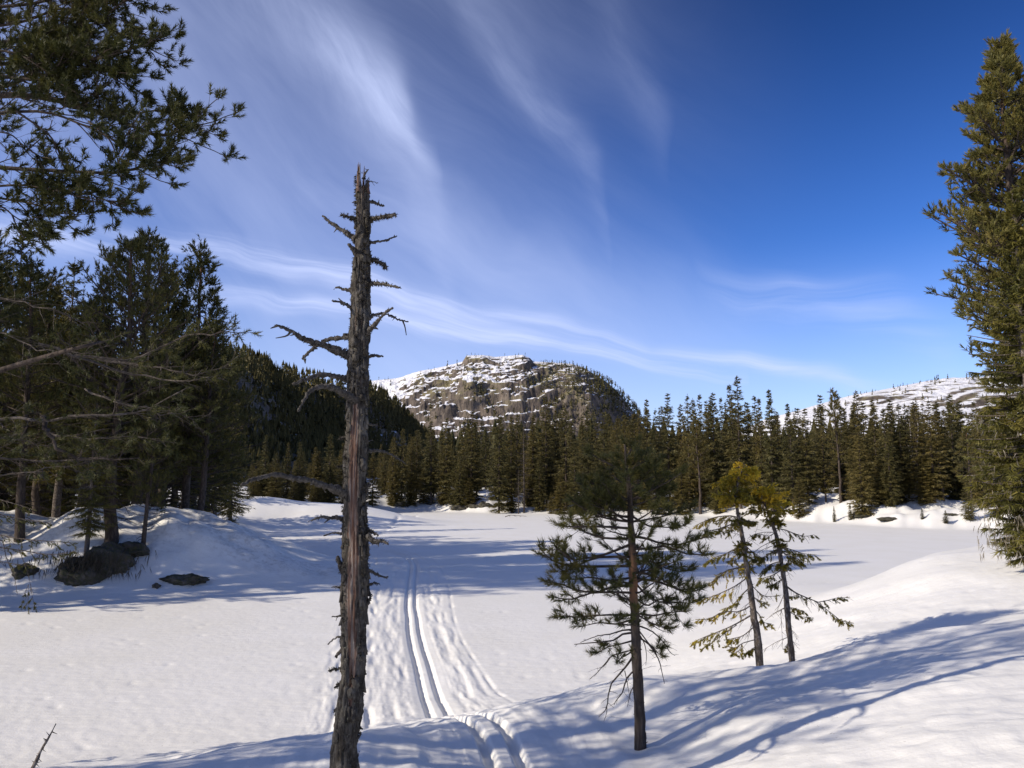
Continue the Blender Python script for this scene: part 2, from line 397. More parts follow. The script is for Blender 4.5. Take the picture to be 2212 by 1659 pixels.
# ------------------------------------------------------------------ ground
_cols = [(-900, [(0, 1.6), (5, 1.6), (7, 1.2), (10, .3), (12, 0)]),
         (0,    [(0, 1.62), (3, 1.65), (5, 1.52), (6.5, 1.0), (8, .35), (9.5, 0)]),
         (350,  [(0, 1.6), (3, 1.6), (5.2, 1.50), (6.8, 1.0), (8.5, .35), (10, 0)]),
         (720,  [(0, 1.6), (3, 1.55), (4.5, 1.48), (6, 1.44), (7.5, .92), (9, .4), (11, 0)]),
         (950,  [(0, 1.6), (3, 1.55), (4.5, 1.45), (6, 1.30), (7.5, 1.06), (9.2, .62), (10.8, .24), (12.6, 0)]),
         (1200, [(0, 1.6), (3, 1.55), (4.5, 1.38), (6, 1.20), (7.8, 1.12), (9, .86), (11, .35), (13, 0)]),
         (1380, [(0, 1.6), (3, 1.55), (4.5, 1.33), (6.5, 1.13), (8, 1.30), (9, 1.13), (11, .5), (13.5, 0)]),
         (1640, [(0, 1.6), (3, 1.62), (5, 1.45), (7, 1.42), (9, 1.30), (10.5, .88), (12, .58), (14, .52), (17, .46), (20, .24), (24, 0)]),
         (1850, [(0, 1.6), (3, 1.65), (5, 1.56), (7, 1.5), (9.5, 1.48), (11, 1.02), (13, 1.02), (15, 1.14), (17, 1.18), (19, .95), (22, .4), (26, 0)]),
         (1980, [(0, 1.6), (5, 1.66), (8, 1.60), (10, 1.44), (11.3, 1.08), (13, 1.25), (15, 1.58), (17, 1.76), (19.5, 1.5), (24, .4), (28, 0)]),
         (2212, [(0, 1.6), (5, 1.75), (8, 1.72), (10, 1.60), (11.5, 1.40), (13, 1.55), (16, 1.95), (19, 2.0), (24, 1.2), (30, 0)]),
         (2900, [(0, 1.6), (5, 1.8), (10, 2.0), (16, 2.3), (24, 2.0), (36, .5), (44, 0)])]
def _table():
    az = np.linspace(radians(-50), radians(50), 240); r = np.linspace(0, 50, 400)
    ca = [atan((c[0] - CX) / FPX) for c in _cols]
    rows = [np.interp(r * cos(a), [p[0] for p in c[1]], [p[1] for p in c[1]]) for a, c in zip(ca, _cols)]
    rows = np.array(rows)
    Z = np.array([[0.0] * len(r)] * len(az))
    for j in range(len(r)): Z[:, j] = np.interp(az, ca, rows[:, j])
    def blur(Z, ax, n):
        kx = np.exp(-np.linspace(-2, 2, 2 * n + 1) ** 2); kx /= kx.sum()
        return np.apply_along_axis(lambda v: np.convolve(np.pad(v, n, mode='edge'), kx, 'valid'), ax, Z)
    return az, r, blur(blur(Z, 1, 4), 0, 7)
_TA, _TR, _TZ = _table()
def table_z(az, r):
    a = np.clip((az - _TA[0]) / (_TA[1] - _TA[0]), 0, len(_TA) - 1.001); q = np.clip(r / (_TR[1] - _TR[0]), 0, len(_TR) - 1.001)
    i = a.astype(int); j = q.astype(int); fa = a - i; fq = q - j
    return (_TZ[i, j] * (1 - fa) + _TZ[i + 1, j] * fa) * (1 - fq) + (_TZ[i, j + 1] * (1 - fa) + _TZ[i + 1, j + 1] * fa) * fq

def on_ground(px, py, z):
    d = ray(px, py); t = (z - EYE[2]) / d[2]; return (EYE + d * t)[:2]
_shore_px = [-600, 300, 560, 800, 900, 1000, 1100, 1300, 1450, 1600, 1750, 1900, 2100, 2300, 2900]
_shore_r = [62, 74, 82, 88, 92, 90, 86, 84, 82, 76, 69, 66, 64, 60, 48]
_shore_h = [1.5, 1.4, 1.2, 1.3, 1.6, 1.7, 1.1, 0.6, 0.6, 0.9, 1.4, 1.5, 1.4, 1.6, 1.8]
_shore_a = [atan((p - CX) / FPX) for p in _shore_px]

# ski trail centre line, straight from the photo: (px, py, ground height there)
_trail = [(700, 1168, 0), (813, 1185, 0), (866, 1197, 0), (885, 1210, 0), (893, 1230, 0), (890, 1262, 0), (889, 1298, 0), (893, 1344, 0), (903, 1393, 0), (918, 1443, 0)]
_tr = [on_ground(*p) for p in _trail]
_tr += [W(950, 1497, 11.0)[:2], W(975, 1502, 9.6)[:2], W(1006, 1508, 8.2)[:2], W(1071, 1557, 6.75)[:2], W(1097, 1590, 6.1)[:2], W(1122, 1623, 5.5)[:2], W(1149, 1659, 5.0)[:2], W(1200, 1740, 4.1)[:2], np.array([0.5, 2.2]), np.array([1.1, 0.2]), np.array([2.0, -4.0])]
TRAIL = spline(np.array([[p[0], p[1], 0] for p in _tr]), 420)[:, :2]
_seg = np.linalg.norm(np.diff(TRAIL, axis=0), axis=1); TRLEN = np.concatenate([[0], np.cumsum(_seg)])
_tt = unit(np.gradient(TRAIL, axis=0)); TRNORM = np.stack([-_tt[:, 1], _tt[:, 0]], 1)   # points along image-right for a path coming towards us
def trail_coords(x, y):
    """signed sideways distance from the trail and length along it (only near the trail)"""
    x = np.ravel(x); y = np.ravel(y); out = np.full(len(x), 99.0); al = np.zeros(len(x))
    near = np.where((y < 60) & (y > -4.5) & (np.abs(x) < 14))[0]
    for c in range(0, len(near), 40000):
        ii = near[c:c + 40000]
        dx = x[ii, None] - TRAIL[None, ::3, 0]; dy = y[ii, None] - TRAIL[None, ::3, 1]
        j = np.argmin(dx * dx + dy * dy, 1) * 3
        dx = x[ii] - TRAIL[j, 0]; dy = y[ii] - TRAIL[j, 1]
        s = dx * TRNORM[j, 0] + dy * TRNORM[j, 1]
        al[ii] = TRLEN[j] + dx * _tt[j, 0] + dy * _tt[j, 1]
        out[ii] = np.where(np.abs(al[ii] - TRLEN[j]) < 3, s, 99)
    return out, al

KNOLL = [(-18.0, 29.0, 11.0, 5.6, 1.25), (-10.9, 27.0, 4.0, 2.7, .98), (-13.5, 25.6, 5.0, 2.3, .70), (-27, 26, 9, 6, 1.4), (-7.4, 25.6, 3.6, 1.2, .26), (-20.0, 24.6, 7, 2.2, .5)]
def G(x, y, fine=False):
    x = np.asarray(x, float); y = np.asarray(y, float); shp = x.shape
    x = x.ravel(); y = y.ravel()
    r = np.hypot(x, y); az = np.arctan2(x, y)
    z = table_z(az, r)
    back = sm(np.abs(az), radians(48), radians(75))
    z = z * (1 - back) + back * (1.6 + 0.4 * sm(r, 10, 60))
    big = fbm(x * 0.35, y * 0.35, seed=5, oct=3)
    land = sm(z, 0.03, 0.5)
    z = z + land * big * 0.10
    for cx, cy, sx, sy, h in KNOLL:
        d = ((x - cx) / sx) ** 2 + ((y - cy) / sy) ** 2
        z = np.maximum(z, 0) + h * np.exp(-np.minimum(d, 30) ** 1.25) * (1 + 0.25 * fbm(x * .6, y * .6, seed=9, oct=3))
    # scour hollow beside the knoll
    d = ((x + 7.6) / 1.5) ** 2 + ((y - 27.0) / 0.9) ** 2; z = z - 0.22 * np.exp(-d ** 1.5)
    d = ((x + 7.6) / 2.1) ** 2 + ((y - 28.6) / 0.7) ** 2; z = z + 0.20 * np.exp(-d)
    # low land behind the knoll on the left
    L = sm(-x - 0.10 * y, 10.0, 15.0) * sm(y, 27, 36) * (1.0 + .25 * fbm(x * .2, y * .2, seed=3)) * .72
    z = np.maximum(z, L)
    # drifted mound in the middle distance, behind the dead trunk
    d = ((x + 15.5) / 7.2) ** 2 + ((y - 66) / 5.5) ** 2; z = z + 1.45 * np.exp(-d ** 1.4)
    d = ((x + 26) / 9) ** 2 + ((y - 66) / 6) ** 2; z = z + 0.8 * np.exp(-d)
    # far shore
    rs = np.interp(az, _shore_a, _shore_r) + 2.2 * fbm(az * 22, az * 0 + 3.3, seed=21, oct=3)
    hs = np.interp(az, _shore_a, _shore_h)
    s = r - rs
    far = hs * sm(s, 0, 8.0) * (1 + 0.55 * fbm(x * .25, y * .25, seed=31, oct=4)) + np.maximum(s - 4, 0) * 0.022 + sm(s, 1, 8) * 0.35 * fbm(x * .6, y * .6, seed=33, oct=3)
    far = far * (1 - sm(np.abs(az), radians(60), radians(80)))
    z = np.maximum(z, far * sm(s, 0, 3))
    if fine:
        amp = 1 / (1 + (r / 26) ** 2)
        z = z + 0.009 * fbm(x * 2.2, y * 4.0, seed=41, oct=4) * (0.35 + land) * amp * 1.6
        z = z + 0.018 * fbm(x * 1.1 - y * .4, y * 2.2, seed=43, oct=3) * land * amp
        z = z + 0.010 * vn(x * 9, y * 9, seed=45) * amp * sm(r, 30, 6) * 0.6
        # small melt pits
        pit = hash3(np.floor(x * 2.2), np.floor(y * 2.2), np.zeros_like(x), 77)
        fx = x * 2.2 - np.floor(x * 2.2) - .5; fy = y * 2.2 - np.floor(y * 2.2) - .5
        z = z - np.where(pit > .90, 0.022 * np.exp(-(fx ** 2 * 30 + fy ** 2 * 60)), 0) * (r < 30)
        knw = np.zeros_like(x)
        for cx, cy, sx, sy, h in KNOLL: knw = np.maximum(knw, np.exp(-(((x - cx) / sx) ** 2 + ((y - cy) / sy) ** 2)))
        z = z + knw * 0.07 * fbm(x * 2.2, y * 2.2, seed=47, oct=4)
        sd, al = trail_coords(x, y)
        w = np.exp(-(np.clip(sd - 0.05, -9, 9) / 0.50) ** 4)
        wl = sm(sd, -1.9, -1.55) * sm(sd, 0.95, 0.6)
        rough = fbm(sd * 8.0, al * 1.1, seed=51, oct=4)
        z = z - 0.03 * w
        bank = sm(y, 9.5, 11.5)           # rough side lanes fade where the trail climbs the bank
        groove = 0
        for c in (-0.115, 0.115):
            c2 = c + 0.012 * vn(al * .5, al * 0, seed=54)
            groove = groove + np.exp(-((sd - c2) / 0.047) ** 4)
        z = z - (0.075 - .02 * bank) * np.minimum(groove, 1) * (1 + .15 * vn(al * 6, sd * 2, seed=52))
        # side berms, old churned lanes left of the track, poling marks
        z = z + 0.012 * np.exp(-((sd - 0.30) / 0.07) ** 2) + 0.012 * np.exp(-((sd + 0.30) / 0.07) ** 2)
        lane = np.clip(np.abs(np.sin(sd * 11 + 0.6 * vn(al * .8, al * 0, seed=55))), 0, 1)
        lan = wl * (np.abs(sd) > .33) * (0.024 * rough + 0.006 * lane * (0.6 + rough))
        z = z + lan * (.3 + .7 * bank)
        for c, dd in ((-0.58, .020), (-0.95, .036), (-1.45, .040), (0.55, .022), (0.80, .018)):
            z = z - dd * np.exp(-((sd - c - .06 * vn(al * .7, al * 0, seed=int(57 + c * 10))) / 0.05) ** 2) * sm(vn(al * 1.3, al * 0 + c, seed=58), -.5, .2) * (.25 + .75 * bank)
        z = z + 0.007 * np.sin(sd * 24 + 1.5 * vn(al * .7, al * 0, seed=60)) * sm(sd, -1.7, -1.4) * sm(sd, 1.5, 1.1) * (np.abs(sd) > .30) * sm(y, 9.5, 7) * (.8 + .3 * rough)
        z = z + 0.003 * rough * sm(sd, -2.6, -1.6) * sm(sd, 1.3, .5) * (np.abs(sd) > .25) * sm(y, 12, 9)
        # skating marks diverging to the right of the trail
        sk = sd - (0.72 + 0.02 * al * 0); stp = np.abs(np.mod(al * 1.4, 1) - .5)
        z = z - 0.024 * np.exp(-((sd - 1.02 - .10 * np.sin(al * .35)) / 0.035) ** 2) * (.35 + .65 * sm(vn(al * 2.3, al * 0, seed=59), -.3, .3)) * (y > 9.5)
        # foot prints to the mound in the distance
        a = on_ground(817, 1154, 0); b = on_ground(905, 1112, 0)
        t = np.clip(((x - a[0]) * (b[0] - a[0]) + (y - a[1]) * (b[1] - a[1])) / ((b - a) ** 2).sum(), 0, 1)
        dd = np.hypot(x - a[0] - t * (b[0] - a[0]) , (y - a[1] - t * (b[1] - a[1])) )
        z = z - 0.10 * np.exp(-(dd / 0.16) ** 2) * (np.mod(t * 46, 1) < .62)
        return z.reshape(shp), knw.reshape(shp), sd.reshape(shp), far.reshape(shp)
    return z.reshape(shp)
def g1(x, y): return float(G(np.array([x]), np.array([y]))[0])

def build_ground():
    a_in = np.linspace(radians(-37), radians(37), 800)
    a_out = np.linspace(radians(37), radians(323), 72)[1:-1]
    az = np.concatenate([a_in, a_out]); na = len(az)
    r = [0.6]
    while r[-1] < 260:
        q = r[-1]
        dr = q * (0.02 if q < 3.5 else 0.0066 if q < 40 else 0.0095 if q < 110 else 0.03)
        r.append(q + dr)
    r = np.array(r); nr = len(r)
    A, R = np.meshgrid(az, r)                      # rows = rings
    X = R * np.sin(A); Y = R * np.cos(A)
    Z, kn, sd, far = G(X, Y, fine=True)
    V = np.stack([X, Y, Z], -1)
    i = np.arange(nr - 1)[:, None] * na; j = np.arange(na)[None]; j2 = (j + 1) % na
    F = np.stack([i + j, i + na + j, i + na + j2, i + j2], -1)
    # split into pieces of the setting by what each face is
    zc = Z[:-1]; rc = R[:-1]; azc = A[:-1]; sdc = sd[:-1]
    cls = np.zeros(zc.shape, int)                                  # 0 = lake
    base = G(X, Y)[:-1]
    back = (azc > radians(48)) & (azc < radians(312))
    cls[(base > 0.06) & ((rc < 50) | back)] = 1
    cls[(kn[:-1] > 0.10) & (base > 0.06) & (rc > 19) & (~back)] = 2
    cls[(base > 0.06) & (rc >= 40) & (~back)] = 3
    cls[(np.abs(sdc) < 1.0) & (rc < 48)] = 4
    vn_ = np.zeros((nr * na, 3)); Vf = V.reshape(-1, 3); Ff = F.reshape(-1, 4)
    fn = np.cross(Vf[Ff[:, 2]] - Vf[Ff[:, 0]], Vf[Ff[:, 3]] - Vf[Ff[:, 1]])
    for c in range(4): np.add.at(vn_, Ff[:, c], fn)
    vn_ = unit(vn_)
    if vn_[:, 2].mean() < 0: vn_ = -vn_; Ff = Ff[:, ::-1]
    cf = cls.reshape(-1); dirt = sm(kn, 0.25, .8) * sm(R, 60, 40) * 1.0
    names = ['frozen_lake', 'snowbank', 'snow_knoll', 'lake_shore', 'ski_trail']
    labs = ['flat snow-covered frozen lake crossed by long tree shadows', 'near snowbank sloping down to the frozen lake', 'snowy knoll under the pine grove at the lake edge', 'far snow-covered shore in front of the spruce forest', 'groomed ski trail with two parallel grooves over the snow']
    for c in range(5):
        f = Ff[cf == c]
        if not len(f): continue
        u, inv = np.unique(f, return_inverse=True)
        g = Geo(); g.add(Vf[u], inv.reshape(f.shape), dirt.ravel()[u] if c in (1, 2) else 0.0)
        o = g.obj(names[c], M_SNOW, smooth=True)
        o.data.normals_split_custom_set_from_vertices(vn_[u].tolist())
        prop(o, labs[c], kind='structure')
    # one wide sheet out to the horizon
    g = Geo(); n = 96; th = np.arange(n) * 2 * pi / n
    rings = [250, 500, 1200, 4000, 12000]; zs = [2.0, 1.0, 0, -5, -20]
    VV = np.concatenate([np.stack([q * np.sin(th), q * np.cos(th), np.full(n, z)], -1) for q, z in zip(rings, zs)])
    i = np.arange(len(rings) - 1)[:, None] * n; j = np.arange(n)[None]
    FF = np.stack([i + (j + 1) % n, i + n + (j + 1) % n, i + n + j, i + j], -1).reshape(-1, 4)
    g.add(VV, FF, 0.0); o = g.obj('ground', M_SNOW, smooth=True); prop(o, 'snow-covered ground running out to the hills', kind='structure')
build_ground()

# ------------------------------------------------------------------ hills
def grid_obj(name, X, Y, Z, T, m, label):
    nr, nc = X.shape; g = Geo()
    i = np.arange(nr - 1)[:, None] * nc; j = np.arange(nc - 1)[None]
    F = np.stack([i + j, i + j + 1, i + nc + j + 1, i + nc + j], -1).reshape(-1, 4)
    V = np.stack([X, Y, Z], -1).reshape(-1, 3)
    n = np.cross(V[F[0, 1]] - V[F[0, 0]], V[F[0, 3]] - V[F[0, 0]])
    if n[2] < 0: F = F[:, ::-1]
    g.add(V, F, T.ravel()); o = g.obj(name, m, smooth=False)
    return prop(o, label, kind='structure')

def bilin(A, i, j):
    i = np.clip(i, 0, A.shape[0] - 1.001); j = np.clip(j, 0, A.shape[1] - 1.001); a = i.astype(int); b = j.astype(int); u = i - a; v = j - b
    return (A[a, b] * (1 - u) + A[a + 1, b] * u) * (1 - v) + (A[a, b + 1] * (1 - u) + A[a + 1, b + 1] * u) * v

# --- the bare rocky mountain in the centre
MD = 760.0
_sky_m = [(700, 860), (760, 838), (797, 823), (858, 817), (905, 802), (958, 792), (999, 781), (1010, 768), (1046, 767), (1071, 771), (1107, 768), (1130, 766), (1144, 773), (1152, 781), (1196, 783), (1235, 786), (1257, 792), (1280, 804), (1307, 824), (1330, 841), (1346, 861), (1363, 884), (1376, 900), (1391, 926), (1410, 965), (1440, 1010), (1480, 1040)]
def mwarp(x, s, z):
    """the right end of the mountain bends away; its outline stays where it is"""
    dy = .028 * np.maximum(x - 62, 0) ** 2; f = 1 + dy / MD
    return x * f, MD + s + dy, np.where(z > 0, (z - EYE[2]) * f + EYE[2], z)
def mountain():
    xs = np.array([W(p, q, MD)[0] for p, q in _sky_m]); hs = np.array([W(p, q, MD)[2] for p, q in _sky_m])
    nx, ns = 540, 260
    x = np.linspace(-240, 200, nx); s = np.concatenate([np.linspace(-190, 0, ns - 30), np.linspace(4, 170, 30)])
    X, S = np.meshgrid(x, s)
    j1 = fbm(X / 28, S / 28, seed=61, oct=5); j2 = fbm(X / 7, S / 20, seed=62, oct=4)
    Se = S + 9 * j1 * sm(-S, 4, 30) + 3.0 * j2 * sm(-S, 3, 12)
    H = np.interp(X + 2.0 * j2, xs, hs)
    left = sm(X, -60, -150)
    d = np.clip(-Se / 150, 0, 1)
    cliff = np.interp(d, [0, .10, .22, .42, .55, .75, .86, 1], [1, .965, .89, .74, .50, .30, .08, 0])
    slab = np.interp(d, [0, .3, 1], [1, .78, 0])
    p = cliff * (1 - left) + slab * left
    back = 1 - sm(S, 10, 170)
    Z = H * np.where(S <= 0, p, back)
    def terr(Z, step, amp, sd_, tilt):
        q = (Z + tilt * X + 1.9 * step * fbm(X / (step * 4.5), S / (step * 4.5), seed=sd_, oct=5, gain=.6)) / step
        amp = amp * np.clip(.75 + .9 * fbm(X / 30, S / 30, seed=sd_ + 7, oct=3), .1, 1.1)
        f = q - np.floor(q); t = np.where(f < .62, f * .32, .1984 + (f - .62) * (1 - .1984) / .38)
        return Z + amp * step * (t - f)
    m1 = sm(-S, 2, 18)
    Z = np.where(S < 0, Z * (1 - m1) + m1 * terr(terr(Z, 13, .80, 63, -.14), 4.6, .85, 64, -.22), Z)
    Z = Z + .8 * fbm(X / 3, S / 3, seed=65, oct=3) * m1
    Z = np.maximum(Z, -3)
    T = 0.53 + 0.32 * left * sm(-S, 0, 25) - 0.12 * sm(X, 10, 60) + .10 * fbm(X / 40, S / 40, seed=66)
    T = T - 0.10 * (1 - left)
    X, Y, Z = mwarp(X, S, Z)
    grid_obj('mountain', X, Y, Z, T, M_MOUNT, 'rocky mountain with snow-streaked ledges beyond the forest')
    return x, s, Z
MX, MS, MZ = mountain()
def mz(x, y):
    return bilin(MZ, np.interp(y - MD, MS, np.arange(len(MS))), np.interp(x, MX, np.arange(len(MX))))

# --- dark wooded ridge on the left, its slope turned away from the sun
_crest = [(180, 900, 120), (260, 830, 140), (360, 790, 175), (440, 785, 215), (500, 786, 255), (530, 793, 290), (560, 806, 315), (600, 818, 345), (650, 829, 380), (700, 838, 420), (760, 846, 470), (800, 856, 520), (830, 874, 560), (870, 910, 610), (930, 965, 660)]
CREST = spline(np.array([W(*c) for c in _crest]), 300)
def ridge():
    ns = 150; s = np.concatenate([np.linspace(-150, 0, 30), np.linspace(0.8, 100, ns - 30)])
    C = CREST; tg = unit(np.gradient(C[:, :2], axis=0)); nrm = np.stack([tg[:, 1], -tg[:, 0]], 1)     # towards +x
    nrm = unit(np.stack([np.full(len(C), 0.94), np.full(len(C), -0.34)], 1) * .6 + nrm * .4)
    S, I = np.meshgrid(s, np.arange(len(C)), indexing='ij')
    X = C[I, 0] + nrm[I, 0] * S; Y = C[I, 1] + nrm[I, 1] * S
    d = np.clip(S / (C[I, 2] * 1.02 + 8), 0, 1)
    p = np.interp(d, [0, .08, .5, .8, 1], [1, .97, .40, .12, 0])
    Z = C[I, 2] * sm(I, -1, 40) * np.where(S < 0, np.cos(np.clip(-S / 150.0, 0, 1) * pi / 2), p)
    n = fbm(X / 26, Y / 26, seed=71, oct=5); Z = Z + 3.2 * n * sm(S, 0, 12)
    q = Z / 7 + 1.2 * fbm(X / 30, Y / 30, seed=72); f = q - np.floor(q); Z = Z + 5 * (np.where(f < .6, f * .4, .24 + (f - .6) * 1.9) - f) * sm(S, 2, 10)
    Z = np.maximum(Z, 1.5)
    T = 0.45 + .25 * fbm(X / 22, Y / 22, seed=73)
    grid_obj('wooded_ridge', X, Y, Z, T, M_RIDGE, 'dark shaded ridge sloping down behind the dead trunk')
    return X, Y, Z
RX, RY, RZ = ridge()

# --- open snowy hill on the right
HD = 560.0
_sky_h = [(1460, 1046), (1560, 970), (1620, 930), (1680, 898), (1728, 886), (1782, 870), (1835, 855), (1890, 845), (1957, 832), (1997, 824), (2037, 820), (2105, 816), (2160, 815), (2300, 812), (2450, 830), (2600, 880), (2800, 980)]
def hill():
    xs = np.array([W(p, q, HD)[0] for p, q in _sky_h]); hs = np.array([W(p, q, HD)[2] for p, q in _sky_h])
    nx, ns = 420, 150
    x = np.linspace(105, 560, nx); s = np.concatenate([np.linspace(-210, 0, ns - 20), np.linspace(6, 260, 20)])
    X, S = np.meshgrid(x, s); H = np.interp(X, xs, hs)
    p = np.where(S <= 0, np.cos(np.clip(-S / 210, 0, 1) * pi / 2) ** 1.3, 1 - sm(S, 20, 260))
    Z = H * p; m1 = sm(-S, 3, 30)
    Z = Z + 2.0 * m1 * fbm(X / 34, S / 34, seed=81, oct=4)
    rocky = sm(fbm(X / 60, S / 40, seed=82, oct=3) + 0.9 * sm(X, 215, 300) , .05, .35)
    q = (Z - .22 * X) / 4 + 1.0 * fbm(X / 20, S / 20, seed=83); f = q - np.floor(q)
    Z = Z + 3.6 * (np.where(f < .6, f * .35, .21 + (f - .6) * 1.975) - f) * m1 * rocky
    T = 0.85 - 0.58 * rocky * sm(-S, 6, 30)
    grid_obj('snowy_hill', X, HD + S, np.maximum(Z, -2), T, M_HILL, 'gentle snowy hill with rock patches beyond the forest at right')
    return x, s, Z
HX, HS, HZM = hill()
def hz(x, y): return bilin(HZM, np.interp(y - HD, HS, np.arange(len(HS))), np.interp(x, HX, np.arange(len(HX))))

# ------------------------------------------------------------------ conifer builders
def stick(g, P, Q, r0, r1, n=3, tint=0.5):
    tube(g, np.array([P, Q]), [r0, r1], n, tint, cap=False)

def curve_to(P, D, L, up, rng, m=5, wob=0.08):
    """a limb path from P along D, bending by `up`"""
    pts = [np.array(P, float)]; d = unit(D)
    for i in range(m - 1):
        d = unit(d + np.array([0, 0, up / (m - 1)]) + rng.normal(0, wob, 3)); pts.append(pts[-1] + d * L / (m - 1))
    return np.array(pts)

def side_twigs(wood, sh, path, r, rng, n, length, up=0.5, t0=0.25, sub=2, live=1.0, tuft_l=0.08, tint=0.5, flat=0.35, endtuft=True):
    """side twigs with tufts at their ends; sh collects (start, direction, length, tint) of the shoots"""
    m = len(path); L = np.linalg.norm(path[-1] - path[0])
    T = unit(np.gradient(path, axis=0))
    if endtuft and rng.random() < live: sh.append((path[-1] - T[-1] * tuft_l * .6, T[-1] + np.array([0, 0, .15]), tuft_l * 1.3, tint + rng.normal(0, .1)))
    for q in range(n):
        t = t0 + (1 - t0) * (q + rng.random()) / n
        f = t * (m - 1); i = min(int(f), m - 2); P = path[i] + (path[i + 1] - path[i]) * (f - i); d = T[i]
        sd = unit(np.cross(d, [0, 0, 1.0])) * (1 if (q % 2) else -1)
        a = rng.uniform(0.55, 1.15)
        dr = unit(d * cos(a) + sd * sin(a) + np.array([0, 0, rng.normal(0, flat)]))
        l = length * (1.15 - 0.75 * t) * rng.uniform(.55, 1.15)
        tp = curve_to(P, dr, l, up, rng, 4, .12)
        tube(wood, tp, np.linspace(r * .55, r * .28, 4), 3, cap=False)
        if rng.random() < live:
            dd = unit(tp[-1] - tp[-2]); sh.append((tp[-1] - dd * tuft_l * .5, dd, tuft_l * rng.uniform(.8, 1.3), tint + rng.normal(0, .12)))
        for z in range(sub):
            if rng.random() < .25: continue
            u = rng.uniform(.35, .9); f2 = u * 3; i2 = min(int(f2), 2); P2 = tp[i2] + (tp[i2 + 1] - tp[i2]) * (f2 - i2)
            d2 = unit(unit(tp[i2 + 1] - tp[i2]) + rng.normal(0, .65, 3) + np.array([0, 0, .2]))
            l2 = l * rng.uniform(.25, .5); tp2 = curve_to(P2, d2, l2, up, rng, 3, .15)
            tube(wood, tp2, [r * .32, r * .26, r * .2], 3, cap=False)
            if rng.random() < live:
                dd = unit(tp2[-1] - tp2[-2]); sh.append((tp2[-1] - dd * tuft_l * .5, dd, tuft_l * rng.uniform(.7, 1.2), tint + rng.normal(0, .12)))

def shoots(g, sh, n, nl, nw, rng, ang=(0.45, 1.05)):
    if not sh: return
    P = np.array([q[0] for q in sh]); D = np.array([q[1] for q in sh]); L = np.array([q[2] for q in sh]); T = np.clip(np.array([q[3] for q in sh]), 0, 1)
    needles(g, P, D, L, n, nl, nw, rng, T, ang)

def pine_tree(h, crown0, rad, seed, trunk_r, tufts_n=14, nl=.14, nw=.022, n_limb=46, lean=(0, 0), tw=7, tuft_l=.16, side=.8, top_pow=.55, dead=6, fans=2):
    """trunk + limbs in one mesh, needle tufts in another; base at the origin"""
    rng = np.random.default_rng(seed); wood = Geo(); sh = []
    zz = np.linspace(-0.4, h, 14); wx = np.cumsum(rng.normal(0, .035, 14)); wy = np.cumsum(rng.normal(0, .035, 14))
    tp = np.stack([wx + lean[0] * zz, wy + lean[1] * zz, zz], 1); tp[:2, :2] = 0
    tube(wood, tp, trunk_r * np.clip(1 - zz / h * .93, .05, 1) ** .8 * (1 + .25 * np.exp(-np.maximum(zz, 0) / .25)), 9, np.repeat(np.clip((zz / h - .30) * 2.2, 0, 1), 9).tolist() and 0.5)
    wood.T[0] = np.repeat(np.clip((zz / h - .40) * 1.5, 0, .8), 9)
    def at(z): return np.array([np.interp(z, zz, tp[:, 0]), np.interp(z, zz, tp[:, 1]), z])
    for q in range(n_limb):
        t = (q + rng.random()) / n_limb; z = crown0 + (h - crown0 - .1) * t
        L = rad * max(.10, (1 - t ** (1 / top_pow)) * (.55 + .45 * min(1, t * 4))) * rng.uniform(.6, 1.1)
        a = q * 2.4 + rng.normal(0, .4); d = np.array([cos(a), sin(a), .05 + .7 * t ** 1.5])
        path = curve_to(at(z), d, L, .35, rng, 6, .09)
        r0 = max(.012, trunk_r * .26 * (L / rad)); tube(wood, path, np.linspace(r0, r0 * .3, 6), 4, cap=False)
        side_twigs(wood, sh, path, r0 * .5, rng, int(tw * (.5 + L / rad)), side * (.45 + .55 * L / rad), .5, .22, fans, .92, tuft_l, .42 + .12 * rng.random())
    for q in range(dead):
        z = crown0 * rng.uniform(.25, 1.0); a = rng.random() * 6.28
        path = curve_to(at(z), [cos(a), sin(a), -.1], rad * rng.uniform(.25, .6), -.1, rng, 5, .14)
        tube(wood, path, np.linspace(.02, .006, 5), 3, cap=False); side_twigs(wood, [], path, .008, rng, 4, .5, .3, .3, 1, 0)
    need = Geo(); shoots(need, sh, tufts_n, nl, nw, rng)
    return wood, need

